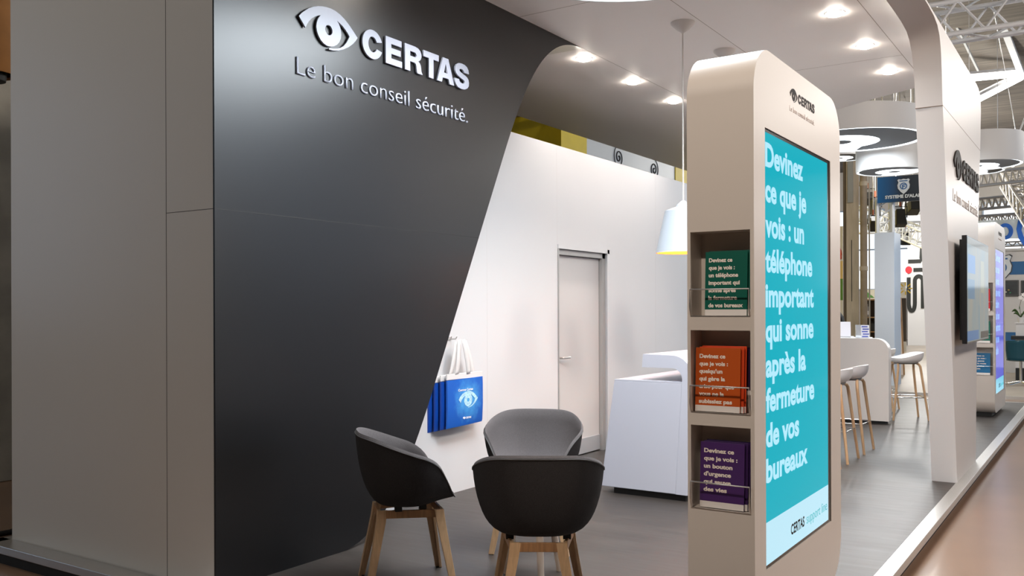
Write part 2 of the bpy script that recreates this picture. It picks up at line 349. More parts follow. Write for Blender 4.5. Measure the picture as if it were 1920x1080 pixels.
# floating ceiling of the stand, cove towards the fascia, arch on the aisle side
cp = [(X_LEFT, 2.9), (-1.53, 2.9), (-1.53, 9.90), (-1.67, 9.985), (-2.1, 10.23), (-2.57, 10.56), (-4.0, 12.0), (X_LEFT, 14.0)]
ceil = struct(G().prism(cp, lambda a, b: (a, b, CEIL), lambda a, b: (a, b, CEIL + 0.05)).obj('ceiling', M_ceil))
cov = []
for i in range(13):
    t = i / 12; a = t * PI / 2
    cov.append((-1.53 + 0.295 * math.sin(a) ** 1.15, CEIL - 0.20 * (1 - math.cos(a)) ** 1.2))
cv = G(); vs = []; fs = []
for i, (x, z) in enumerate(cov):
    vs += [(x, 2.9, z), (x, 9.9 - 0.22 * i / 12, z)]
    if i: fs.append((2 * i - 2, 2 * i - 1, 2 * i + 1, 2 * i))
cv.add(vs, fs).obj('ceiling_cove', M_ceil, ceil, smooth=60)
cj = G()
for (x0, y0, x1, y1) in ((-3.163, 2.9, -3.157, 5.84), (-2.66, 5.84, -2.656, 10.6)):
    pass
JZ = CEIL - 0.0006
for a, b in (((X_BLACK - 0.002, 2.9), (X_BLACK + 0.002, 11.7)), ((-2.662, 2.9), (-2.657, 10.6)), ((-1.533, 2.9), (-1.528, 9.9)), ((X_BLACK, 5.838), (-1.53, 5.843)), ((-2.66, 8.608), (-1.53, 8.612))):
    G().box((a[0], a[1], JZ), (b[0], b[1], CEIL + 0.002)).obj('ceiling_joint', mat('ceiling_joint', hx('A89C94'), 0.8), ceil)

FT = 3.535
arch = [(8.16, 0.0), (7.92, 1.0), (7.70, 1.93), (7.52, 2.72), (7.455, 3.0), (7.42, 3.14), (7.375, 3.25), (7.31, 3.34), (7.22, 3.405), (7.10, 3.445), (6.9, 3.462), (6.6, 3.468), (2.9, 3.468),
        (2.9, FT), (9.55, FT), (9.70, FT - 0.012), (9.80, FT - 0.045), (9.86, FT - 0.11), (9.875, FT - 0.2), (9.83, 3.06), (9.58, 2.02), (9.385, 0.0)]
XA0, XA1 = -1.235, -1.045
arch_out = list(arch)
arch_out[4:13] = [(7.45, 3.0), (7.425, 3.16), (7.40, 3.28), (7.365, 3.37), (7.31, 3.44), (7.22, 3.485), (7.08, 3.51), (6.85, 3.52), (2.9, 3.522)]
n_ = len(arch)
ag = G(); ag.add([(XA0, a, b) for a, b in arch] + [(XA1, a, b) for a, b in arch_out],
    [tuple(range(n_))[::-1], tuple(range(n_, 2 * n_))] + [(q, (q + 1) % n_, n_ + (q + 1) % n_, n_ + q) for q in range(n_)])
wr = struct(ag.obj('wall_right', M_white, smooth=30))
G().box((XA0 - 0.001, 7.46, 2.945), (XA1 + 0.0006, 9.80, 2.949)).obj('panel_joint', mat('arch_joint', hx('7C6A5C'), 0.8), wr)
brand(wr, M_dark, M_greytxt, (XA1, 7.98, 2.475), YP, ZP, 1.62, 0.008)

# hall shell
M_roof = board_concrete('roof_board_concrete', hx('48423B'), hx('655D54'))
struct(G().box((-20, -14, 8.4), (24, 60, 8.7)).obj('ceiling_hall', M_roof))
struct(G().box((-20.2, 48, -0.1), (24, 48.3, 8.4)).obj('wall_far', mat('far_wall_paint', hx('CFC9C2'), 0.8)))
M_yel = mat('yellow_wall_paint', hx('CBB414'), 0.6, noise=0.05, nscale=4)
struct(G().box((-8.6, 13.7, -0.1), (-8.0, 14.63, 8.4)).obj('wall_bay', M_yel))
struct(G().box((-20, 13.7, -0.1), (-8.6, 14.2, 4.9)).obj('wall_side', M_yel))
yp = struct(G().box((-8.6, 14.63, -0.1), (-8.02, 18.7, 8.4)).obj('wall_panel', mat('pale_grey_panel', hx('B4BCC4'), 0.5)))
struct(G().box((-8.6, 18.7, -0.1), (-8.0, 30, 8.4)).obj('wall_bay.001', M_yel))
struct(G().box((-20, 13.0, 4.9), (-8.81, 14.2, 5.0)).box((-8.29,11.0,4.75),(-7.6,13.69,4.85)).obj('ceiling_side', board_concrete('timber_soffit', hx('9A8A76'), hx('BBAA95'), 0.3)))
M_ink = mat('spiral_ink', (0.02, 0.02, 0.025), 0.6)
for (cy, cz, s) in ((15.95, 4.40, 1), (17.6, 4.37, -1)):
    pts = []
    for i in range(60):
        a = i / 59 * 4.1 * PI; r = 0.02 + 0.20 * (i / 59) ** 1.1
        pts.append((-8.012, cy - s * r * math.cos(a + 1.2), cz + r * math.sin(a + 1.2)))
    G().tube(pts, [0.017 - 0.010 * i / 59 for i in range(60)], 6).obj('spiral_mark', M_ink, yp, smooth=60)
struct(G().box((-8.8, 3.6, -0.1), (-8.3, 7.5, 8.4)).obj('wall_dark', mat('dark_concrete', hx('A5A298'), 0.8, noise=0.2, nscale=3)))

# ------------------------------------------------------------------ raised sign on the black wall
sg = thing('wall_sign', 'white raised eye emblem, word and slogan on the black wall', 'sign', (X_BLACK, 3.559, 2.929))
brand(sg, M_letter, M_letter, (0, 0, 0), YP, ZP, 1.605, 0.012)

# ------------------------------------------------------------------ ceiling lamps
M_lamp = mat('downlight_glow', (1, 1, 1), 0.4, emit=(1.0, 0.90, 0.78), estr=65.0)
def downlight(loc, label, group):
    t = thing('ceiling_downlight', label, 'ceiling light', loc, 0, group)
    G().lathe([(0.078, 0.0), (0.076, -0.003), (0.068, -0.004), (0.066, 0.0)], 32).obj('trim_ring', M_white, t, smooth=50)
    G().lathe([(0.066, -0.006), (0.06, -0.016), (0.04, -0.024), (0.0, -0.027)], 32).obj('lens', M_lamp, t, smooth=60)
    d = bpy.data.lights.new('bulb', 'SPOT'); d.energy = 56; d.color = (1.0, 0.91, 0.84); d.spot_size = math.radians(125); d.spot_blend = 0.75; d.shadow_soft_size = 0.06
    o = bpy.data.objects.new('bulb', d); COL.objects.link(o); o.parent = t; o.location = (0, 0, -0.03)
    return t
dl = [(-3.92, 7.12, 'ceiling downlight nearest the black wall edge, left row'), (-3.92, 8.12, 'ceiling downlight in the middle of the left row above the door'), (-3.92, 9.12, 'ceiling downlight farthest back in the left row, by the pendant cord'),
      (-1.74, 7.10, 'ceiling downlight nearest the camera in the right row by the arch'), (-1.74, 8.12, 'ceiling downlight in the middle of the right row by the arch'), (-1.74, 9.13, 'ceiling downlight farthest back in the right row by the arch')]
dproto = None
for x, y, lb in dl:
    if dproto is None: dproto = downlight((x, y, CEIL), lb, 'recessed ceiling downlights')
    else: dup(dproto, (x, y, CEIL), 0, lb)
for x, y in ((-1.74, 4.1), (-1.74, 5.6), (-3.1, 4.6)):
    dup(dproto, (x, y, CEIL), 0, 'recessed ceiling downlight out of the frame above the chairs')

M_diff = mat('ring_lamp_diffuser', (1, 1, 1), 0.5, emit=(0.86, 0.94, 1.0), estr=2.6)
M_drum = mat('drum_white', hx('D8D8D8'), 0.5)
M_drumd = mat('drum_recess_grey', hx('6B7078'), 0.6)
def drum(loc, R, h, rot, label, energy, hang=None, wires=()):
    t = thing('drum_lamp', label, 'lamp', loc, rot, 'round eye pattern lamps')
    G().lathe([(R, 0.0), (R, h), (R - 0.012, h), (R - 0.012, 0.02), (R - 0.012, 0.0), (R, 0.0)], 72).obj('drum_shade', M_drum, t, smooth=40)
    G().lathe([(R - 0.013, 0.012), (0.0, 0.012)], 72).obj('diffuser', M_diff, t)
    G().lathe([(R - 0.013, h - 0.02), (0.0, h - 0.02)], 48).obj('lid', M_drum, t)
    cr = circ(0, 0, R * 0.91, n=48, a0=-0.30 * PI, a1=1.05 * PI, end=True) + circ(-R * 0.10, -R * 0.20, R * 0.56, n=40, a0=0.95 * PI, a1=-0.12 * PI, end=True)
    flat_shape('crescent', [cr], M_drumd, t, (0, 0, 0.009), (1, 0, 0), (0, -1, 0), depth=0.002)
    flat_shape('pupil', [circ(-R * 0.10, -R * 0.20, R * 0.17, n=32)], M_drumd, t, (0, 0, 0.009), (1, 0, 0), (0, -1, 0), depth=0.002)
    for w in wires:
        a = Vector((R * 0.9 * math.cos(w[0]), R * 0.9 * math.sin(w[0]), h)); b = a + Vector(w[1])
        G().tube([a, b], 0.0055, 6).obj('suspension_cable', M_steel, t)
    d = bpy.data.lights.new('tubes', 'AREA'); d.shape = 'DISK'; d.size = R * 1.8; d.energy = energy; d.color = (0.86, 0.94, 1.0)
    o = bpy.data.objects.new('tubes', d); COL.objects.link(o); o.parent = t; o.location = (0, 0, -0.012)
    return t
pc = px(1190, 5, 5.84 - 0.9)
drum((pc.x, pc.y, 3.40), 0.9, 0.265, 3.96, 'round eye lamp under the stand ceiling, cut by the top edge of the photo', 130)
def drum_at(u, v, d, R, h, rot, label, energy, wires=()):
    p = px(u, v, d); return drum((p.x, p.y, p.z), R, h, rot, label, energy, wires=wires)
WU = lambda a, dx=0, dy=0, dz=1.2: (a, (dx, dy, dz))
UP = lambda *a: [(q, (0, 0, 8.4 - 3.6)) for q in a]
drum_at(1600, 264, 12.2, 0.92, 0.33, 0.82, 'largest round eye lamp behind the kiosk top, left of the arch', 85, [(-1.2, (0, 0, 4.3)), (0.3, (0.6, 0, 4.3)), (2.0, (0, 0, 4.3))])
drum_at(1668, 322, 13.4, 0.47, 0.40, 5.35, 'small drum lamp under the largest one, left of the arch', 18, [(0.5, (0, 0, 4.4)), (2.6, (0, 0, 4.4)), (4.5, (0, 0, 4.4))])
drum_at(1728, 312, 14.6, 0.47, 0.40, 5.35, 'small drum lamp mostly hidden by the arch on its left', 18, [(0.5, (0, 0, 4.27)), (2.6, (0, 0, 4.27)), (4.5, (0, 0, 4.27))])
drum_at(1582, 296, 15.5, 0.42, 0.13, 0.8, 'lower flat eye lamp at the kiosk edge behind the largest drum', 14, [(0.5, (0, 0, 4.25)), (2.6, (0, 0, 4.25)), (4.5, (0, 0, 4.25))])
drum_at(1838, 310, 13.0, 0.55, 0.42, 0.17, 'drum lamp right of the arch, above the far kiosk', 28, [(-0.55, (-0.75, -0.5, 4.5)), (-0.3, (1.6, 1.0, 4.5)), (-0.2, (1.75, 1.0, 4.5))])
drum_at(1826, 322, 15.6, 0.48, 0.12, 0.17, 'flat eye lamp below the drum on the right of the arch', 18, [(0.5, (0, 0, 4.5)), (2.6, (0, 0, 4.5)), (4.5, (0, 0, 4.5))])

M_pend = mat('pendant_ceramic', hx('BBC4CE'), 0.35)
M_pendo = mat('pendant_orange_inside', hx('F08030'), 0.5, emit=hx('FF8A30'), estr=0.5)
def pendant(loc, zb, zt, label):
    t = thing('pendant_lamp', label, 'pendant lamp', loc, 0, 'cone pendant lamps over the desk')
    z0 = -loc[2]
    G().lathe([(0.095, 0.0), (0.093, -0.012), (0.05, -0.055), (0.016, -0.078), (0.008, -0.085)], 32).obj('canopy', M_white, t, smooth=50)
    G().tube([(0, 0, -0.08), (0, 0, zt - loc[2] + 0.03)], 0.006, 8).obj('cord', mat('white_cord', hx('DAD4D0'), 0.5), t)
    h = zt - zb; b = zb - loc[2]
    sh = G().lathe([(0.215, b), (0.145, b + h * 0.86), (0.135, b + h * 0.88), (0.06, b + h * 0.95), (0.05, b + h), (0.012, b + h + 0.03)], 48).obj('lamp_shade', M_pend, t, smooth=35)
    G().lathe([(0.2145, b + 0.0005), (0.208, b + 0.0005), (0.138, b + h * 0.85), (0.0, b + h * 0.85)], 48).obj('shade_lining', M_pendo, t, smooth=35)
    d = bpy.data.lights.new('bulb', 'POINT'); d.energy = 8; d.color = (1, 0.8, 0.6); d.shadow_soft_size = 0.05
    o = bpy.data.objects.new('bulb', d); COL.objects.link(o); o.parent = t; o.location = (0, 0, b + 0.1)
pendant((-2.79, 6.67, CEIL), 1.865, 2.245, 'grey cone pendant lamp with orange lining beside the near kiosk')
pendant((-2.79, 7.59, CEIL), 1.865, 2.245, 'pendant lamp whose canopy shows just above the near kiosk')

# ------------------------------------------------------------------ armchairs
def sstep(a, b, x):
    t = max(0, min(1, (x - a) / (b - a))); return t * t * (3 - 2 * t)
RIMZ = [(-.40, .79), (-.262, .788), (-.21, .778), (-.12, .745), (-.02, .708), (.07, .675), (.13, .632), (.175, .56), (.215, .482), (.247, .45), (.40, .45)]
def catmull(K, x):
    for i in range(1, len(K) - 2):
        if x <= K[i + 1][0] or i == len(K) - 3:
            (x0, y0), (x1, y1), (x2, y2), (x3, y3) = K[i - 1:i + 3]
            t = max(0, min(1, (x - x1) / (x2 - x1))); m1 = (y2 - y0) / (x2 - x0) * (x2 - x1); m2 = (y3 - y1) / (x3 - x1) * (x2 - x1)
            return (2*t**3 - 3*t*t + 1) * y1 + (t**3 - 2*t*t + t) * m1 + (-2*t**3 + 3*t*t) * y2 + (t**3 - t*t) * m2
def rim(th):
    """seat rim in chair space: front is +Y"""
    c, s = math.cos(th), math.sin(th)              # th = 0 front, pi back
    e = 0.76 if c > 0 else 0.70
    ry = 0.247 if c > 0 else 0.262
    y = ry * math.copysign(abs(c) ** e, c)
    x = 0.298 * math.copysign(abs(s) ** e, s)
    w = 1 - 0.24 * sstep(0.0, 0.27, y) - 0.10 * sstep(0.0, 0.26, -y)
    x *= w
    z = catmull(RIMZ, y)
    return x, y, z
def shell_pts(off, NT=64, NR=14):
    rows = []
    for i in range(1, NR + 1):
        t = i / NR; row = []
        for j in range(NT):
            th = 2 * PI * j / NT; rx, ry, rz = rim(th)
            cy = 0.02
            f = math.sin(t * PI / 2) ** 0.62 if t < 1 else 1.0
            g = max(0.0, (t - 0.28) / 0.72) ** 1.75
            k = 1.0
            bz = 0.425 + 0.018 * sstep(0.0, 0.25, ry * f)
            ff = min(1.0, f * (0.93 + 0.07 * g))
            row.append((rx * ff, cy + (ry - cy) * ff, bz + off + (rz - bz - off) * g))
        rows.append(row)
    return rows
def shell_mesh(rows, c):
    vs = [c]; fs = []; n = len(rows[0])
    for r in rows: vs += r
    for j in range(n): fs.append((0, 1 + j, 1 + (j + 1) % n))
    for i in range(len(rows) - 1):
        for j in range(n):
            a, b = 1 + i * n, 1 + (i + 1) * n
            fs.append((a + j, b + j, b + (j + 1) % n, a + (j + 1) % n))
    return vs, fs
def beam(g, p, q, w, d, up=(0, 0, 1)):
    """rectangular bar from p to q: w across, d along the 'up' side"""
    p, q, up = Vector(p), Vector(q), Vector(up); t = (q - p).normalized(); a = t.cross(up).normalized() * w / 2; b = a.normalized().cross(t) * d / 2
    return g.hexa([p - a - b, p + a - b, p + a + b, p - a + b, q - a - b, q + a - b, q + a + b, q - a + b])
def lleg(top, mid, foot, w, th, out):
    """angle section leg: two flat flanges meeting along the outer corner"""
    top, mid, foot = Vector(top), Vector(mid), Vector(foot); sx, sy = out
    g = G()
    def ring(c, k):
        x, y, z = c; W = w * k
        return [(x, y, z), (x - sx * W, y, z), (x - sx * W, y - sy * th, z), (x - sx * th, y - sy * th, z), (x - sx * th, y - sy * W, z), (x, y - sy * W, z)]
    R = [ring(foot, 0.72), ring(mid, 1.0), ring(top, 1.05)]
    for a, b in ((R[0], R[1]), (R[1], R[2])):
        n0 = 6
        g.add(a + b, [(i, (i + 1) % 6, 6 + (i + 1) % 6, 6 + i) for i in range(6)])
    g.add(R[0], [(0, 1, 2, 3), (0, 3, 4, 5)]); g.add(R[2], [(0, 1, 2, 3), (0, 3, 4, 5)])
    return g
def make_chair():
    t = thing('armchair', '', 'armchair', (0, 0, 0), 0, 'grey shell armchairs')
    outer = shell_pts(0.0); inner = shell_pts(0.028)
    sc = lambda rows, k, dz: [[(x * k, (y - 0.02) * k + 0.02, z + dz) for x, y, z in r] for r in rows]
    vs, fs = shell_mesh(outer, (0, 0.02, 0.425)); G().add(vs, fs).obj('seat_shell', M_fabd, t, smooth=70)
    inn = sc(inner, 0.955, 0.0)
    NT = len(inn[0]); top = []
    for j in range(NT):
        x, y, z = rim(2 * PI * j / NT); top.append((x * 0.978, (y - 0.02) * 0.978 + 0.02, z + 0.012))
    inn.append(top); inn.append([(x, y, z + 0.001) for x, y, z in outer[-1]])
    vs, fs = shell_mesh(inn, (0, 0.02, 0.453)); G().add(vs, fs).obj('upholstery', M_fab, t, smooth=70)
    pp = [(x * 1.003, (y - 0.02) * 1.003 + 0.02, z - 0.004) for x, y, z in outer[-1]]
    G().tube(pp, 0.0035, 6, close=True).obj('piping', mat('grey_piping', (0.09, 0.085, 0.085), 0.8), t, smooth=60)
    fx, fy, rx, ry = 0.225, 0.215, 0.175, -0.225
    tops = {}
    for sx in (-1, 1):
        for sy in (1, -1):
            bx, by = (fx, fy) if sy > 0 else (rx, abs(ry))
            tx = 0.170 if sy > 0 else 0.125
            tp = (sx * tx, sy * 0.165, 0.405); md = (sx * (tx + 0.007), sy * 0.172, 0.345); ft = (sx * (bx + 0.01), sy * (by + 0.01), 0.004)
            lleg(tp, md, ft, 0.046, 0.015, (sx, sy)).obj('leg', M_oak, t, bevel=0.002)
            G().box((ft[0] - sx * 0.002, ft[1] - sy * 0.002, 0), (ft[0] - sx * 0.03, ft[1] - sy * 0.03, 0.005)).obj('foot_pad', M_blackplain, t)
    for sy in (1, -1):
        G().box((-(0.13 if sy > 0 else 0.085), sy * 0.165, 0.365), ((0.13 if sy > 0 else 0.085), sy * 0.150, 0.405)).obj('cross_rail', M_oakd, t, bevel=0.002)
    for sx in (1, -1):
        G().hexa([(sx * 0.129, -0.125, 0.365), (sx * 0.114, -0.125, 0.365), (sx * 0.150, 0.125, 0.365), (sx * 0.165, 0.125, 0.365), (sx * 0.129, -0.125, 0.405), (sx * 0.114, -0.125, 0.405), (sx * 0.150, 0.125, 0.405), (sx * 0.165, 0.125, 0.405)]).obj('side_rail', M_oakd, t, bevel=0.002)
    for sx in (1, -1):
        for sy in (1, -1): G().box((sx * 0.145, sy * 0.08, 0.40), (sx * 0.11, sy * 0.045, 0.445)).obj('mount', M_blackplain, t)
    return t
def chair_rz(dx, dy): return math.atan2(dy, dx) - PI / 2
ch = make_chair()
ch.location = (-3.08, 3.66, 0); ch.rotation_euler.z = chair_rz(0.66, 0.75); ch['label'] = 'grey armchair on the left, in profile against the black wall'
dup(ch, (-2.17, 3.50, 0), chair_rz(-0.53, 0.85), 'grey armchair nearest the camera, seen from behind')
dup(ch, (-2.90, 4.62, 0), chair_rz(0.42, -0.91), 'grey armchair facing the camera, behind the one seen from behind')
# low round side table between the chairs
st = thing('side_table', 'low round table hidden behind the front armchair, one pale leg showing', 'table', (-2.56, 4.10, 0))
G().lathe([(0.0, 0.385), (0.19, 0.385), (0.2, 0.39), (0.2, 0.40), (0.19, 0.405), (0.0, 0.405)], 40).obj('tabletop', M_white, st, smooth=40)
M_pale = mat('soaped_oak', hx('D5C3B4'), 0.4)
for a in (-0.84, -0.84 + 2 * PI / 3, -0.84 - 2 * PI / 3):
    G().tube([(0.10 * math.cos(a), 0.10 * math.sin(a), 0.385), (0.17 * math.cos(a), 0.17 * math.sin(a), 0.0)], [0.022, 0.016], 14).obj('leg', M_pale, st, smooth=50)

# ------------------------------------------------------------------ display kiosks
KX0, KX1 = -1.555, -1.255
def rrect(y0, y1, z0, z1, rt, rb):
    P = []
    for (cy, cz, a0, r) in ((y1 - rt, z1 - rt, 0, rt), (y0 + rt, z1 - rt, PI / 2, rt), (y0 + rb, z0 + rb, PI, rb), (y1 - rb, z0 + rb, 1.5 * PI, rb)):
        for i in range(13): P.append((cy + r * math.cos(a0 + i / 12 * PI / 2), cz + r * math.sin(a0 + i / 12 * PI / 2)))
    return P
def boolean_cut(obj, boxes, name, m, parent):
    cut = G()
    for a, b in boxes: cut.box(a, b)
    c = cut.obj('cutter', None)
    md = obj.modifiers.new('cut', 'BOOLEAN'); md.object = c; md.operation = 'DIFFERENCE'; md.solver = 'EXACT'
    dg = bpy.context.evaluated_depsgraph_get(); me = bpy.data.meshes.new_from_object(obj.evaluated_get(dg))
    bpy.data.objects.remove(c); bpy.data.objects.remove(obj)
    return link(name, me, m, parent, smooth=25)
M_kiosk = mat('kiosk_lacquer', hx('D2C9C1'), 0.38)
M_bezel = mat('screen_bezel', (0.004, 0.004, 0.005), 0.15)
LINES = ['Devinez', 'ce que je', 'vois : un', 't\u00e9l\u00e9phone', 'important', 'qui sonne', 'apr\u00e8s la', 'fermeture', 'de vos', 'bureaux']
LW = [0.585, 0.64, 0.60, 0.745, 0.77, 0.765, 0.625, 0.775, 0.505, 0.65]
def screen_mat(name, c, s):
    m = mat(name, (0.01, 0.01, 0.01), 0.10, emit=c, estr=s, spec=0.04); return m
def kiosk(key, label, loc, size, zb, c_bg, c_txt, c_ft, lines, lw, es):
    t = thing('display_kiosk', label, 'kiosk', loc); t.scale = (size, size, size)
    X0 = KX0 - KX1
    P = rrect(0, 1.465, zb, 2.56, 0.21, 0.24 if zb < 0 else 0.17)
    body = G().prism(P, lambda a, b: (X0, a, b), lambda a, b: (0, a, b)).obj('tmpbody', None)
    W0, W1 = -1.54 - KX1, -1.26 - KX1
    bins = [(1.39, 1.76), (0.97, 1.33), (0.55, 0.915)]
    cuts = [((W0, -0.05, z0), (W1 - 0.012, 0.13, z1)) for z0, z1 in bins] + [((-0.007, 0.15, 0.28), (0.05, 1.255, 2.215))]
    boolean_cut(body, cuts, 'kiosk_body', M_kiosk, t)
    G().box((X0 + 0.06, 0.14, -loc[2] / size), (-0.05, 1.30, zb + 0.01)).obj('plinth', M_blackplain, t)
    bz = G().box((-0.0068, 0.152, 0.282), (-0.004, 1.253, 2.213)).obj('screen_bezel', M_bezel, t)
    S = [0.158, 1.203, 0.298, 2.198]
    sc = G().box((-0.0040, S[0], S[2]), (-0.0030, S[1], S[3])).obj('screen', screen_mat(key + '_bg', c_bg, es), t)
    G().box((-0.0031, S[0], S[2]), (-0.0026, S[1], 0.485)).obj('screen_footer', screen_mat(key + '_foot', c_ft, es), sc)
    mt = screen_mat(key + '_text', c_txt, es)
    for i, (s, w) in enumerate(zip(lines, lw)):
        text('screen_text', s, mt, sc, (-0.0030, S[0] + 0.002, 2.052 - i * 0.1545), YP, ZP, w, 0.108, bold=0.036, depth=0.0006)
    text('footer_text', 'CERTAS', M_dark, sc, (-0.0026, 0.525, 0.357), YP, ZP, 0.225, 0.05, bold=0.03, depth=0.0005)
    text('footer_text', 'support line', screen_mat('teal_footer_text', (0.05, 0.45, 0.5), 0.8), sc, (-0.0026, 0.79, 0.357), YP, ZP, 0.385, 0.05, bold=-0.006, depth=0.0005)
    brand(t, M_dark, mat('kiosk_slogan_print', hx('CDB9AE'), 0.5), (0.0, 0.52, 2.405), YP, ZP, 0.425, 0.0008, ('emblem', 'brand_text', 'slogan_text'))
    for z0, z1 in bins:
        zr = z0 + 0.118; g = G()
        g.tube([(W0 + 0.002, 0.0, z0 + 0.003), (W0 + 0.002, -0.014, z0 + 0.04), (W0 + 0.002, -0.014, zr), (W1 - 0.014, -0.014, zr), (W1 - 0.014, -0.014, z0 + 0.04), (W1 - 0.014, 0.0, z0 + 0.003)], 0.0035, 8)
        g.box((W0, -0.002, z0 - 0.0005), (W1 - 0.012, 0.004, z0 + 0.004))
        g.obj('retaining_rail', M_steel, t, smooth=50)
    return t
Y_K1, Y_K2 = 3.384, 13.28
X_K1, Z_K1, S_K1 = -1.13, 0.142, 0.9
kiosk('teal', 'tall white kiosk with teal screen in the foreground', (X_K1, Y_K1, Z_K1), S_K1, -0.06, (0.0, 0.40, 0.50), (0.42, 0.78, 0.92), (0.48, 0.76, 0.88), LINES, LW, 0.80)
kiosk('violet', 'tall white kiosk with violet screen, far end by the aisle', (KX1, Y_K2, 0), 1.0, 0.05, (0.12, 0.13, 0.62), (0.24, 0.45, 0.95), (0.2, 0.6, 0.8),
      ['Devinez', 'ce que', 'je vois :', 'une voix', 'claire', 'au bon', 'endroit', 'et une', 'aide', ''][:9], [0.6, 0.5, 0.5, 0.62, 0.45, 0.5, 0.6, 0.45, 0.35], 0.75)

def brochure(name, label, color, lines, widths, x0, x1, zb, zt, yk, lean, tilt=0.0, group=None, cap=0.017, text_on=True):
    w, h = x1 - x0, zt - zb
    near = yk < 5
    t = thing(name, label, 'brochure', (X_K1 + S_K1 * (x0 - KX1), Y_K1 + S_K1 * (yk - Y_K1), Z_K1 + S_K1 * zb) if near else (x0, yk, zb), 0, group)
    if near: t.scale = (S_K1, S_K1, S_K1)
    t.rotation_euler = (-lean, tilt, 0)
    G().box((0, 0, 0), (w, 0.004, h)).obj('booklet', mat('paper_' + color, hx(color), 0.35), t, bevel=0.0006)
    G().box((0.001, -0.0006, 0.0), (w - 0.001, 0.0, h * 0.095)).obj('white_band', mat('paper_white', hx('E6E0DC'), 0.5), t)
    if text_on:
        n = len(lines); top = h * 0.905; step = h * 0.118
        for i, (s, k) in enumerate(zip(lines, widths)):
            text('cover_text', s, mat('cover_print', hx('F0E4DA'), 0.5), t, (w * 0.085, -0.0003, top - cap - i * step), XP, ZP, w * k, cap, bold=0.042, depth=0.0004)
    return t
def stack(color, dark, group, z0, x0, x1, h, lines, widths, names, tilt=0.0):
    base = Y_K1 + 0.028
    brochure('brochure', names[0], color, lines, widths, x0, x1, z0 + 0.004, z0 + h, base, 0.05, tilt, group, cap=h * 0.066)
    for k, lb in enumerate(names[1:]):
        brochure('brochure', lb, dark, [], [], x0 + 0.012 + 0.008 * k, min(x1 + 0.012 + 0.006 * k, -1.276), z0 + 0.004, z0 + h + 0.004 + 0.004 * k, base + 0.012 + 0.012 * k, 0.05, tilt * 0.4, group, text_on=False)
stack('00594A', '005043', 'brochures in the top kiosk bin', 1.39, -1.486, -1.296, 0.283, ['Devinez ce', 'que je vois :', 'un t\u00e9l\u00e9phone', 'important qui', 'sonne apr\u00e8s', 'la fermeture', 'de vos bureaux'], [0.56, 0.62, 0.70, 0.74, 0.65, 0.68, 0.82],
      ['front green brochure with white text in the top kiosk bin', 'green brochure tucked behind the front one, top kiosk bin'], 0.0)
stack('C0541A', 'DC4A20', 'brochures in the middle kiosk bin', 0.97, -1.532, -1.328, 0.283, ['Devinez ce', 'que je vois :', "quelqu'un", 'qui g\u00e8re la', 'crise pour que', 'vous ne la', 'subissiez pas'], [0.58, 0.64, 0.52, 0.58, 0.78, 0.56, 0.74],
      ['front orange brochure with white text in the middle kiosk bin', 'orange brochure just behind the front one, middle kiosk bin', 'orange brochure at the back of the middle kiosk bin'], 0.0)
brochure('brochure', 'dark purple brochure corner peeking out behind the orange ones', '2A1638', [], [], -1.40, -1.288, 1.05, 1.255, Y_K1 + 0.075, 0.05, 0, 'brochures in the middle kiosk bin', text_on=False)
stack('4A2A66', '3A1F54', 'brochures in the bottom kiosk bin', 0.55, -1.512, -1.312, 0.29, ['Devinez ce', 'que je vois :', 'un bouton', "d'urgence", 'qui sauve', 'des vies'], [0.68, 0.76, 0.65, 0.62, 0.62, 0.53],
      ['front purple brochure with white text in the bottom kiosk bin', 'purple brochure just behind the front one, bottom kiosk bin', 'purple brochure at the back of the bottom kiosk bin'], 0.0)
for col, z0, lb in (('C81E28', 1.39, 'red brochure in the top bin of the far kiosk'), ('0C6B58', 0.97, 'green brochure in the middle bin of the far kiosk'), ('1D6C9C', 0.55, 'blue brochure with white text, bottom bin of the far kiosk')):
    ls = ['Devinez ce', 'que je vois :', 'une panne', 'sur la route', 'en pleine', 'nuit'] 
    brochure('brochure', lb, col, ls, [0.6, 0.7, 0.6, 0.7, 0.6, 0.4], -1.53, -1.31, z0 + 0.004, z0 + 0.29, Y_K2 + 0.03, 0.05, 0, 'brochures in the far kiosk', cap=0.018)

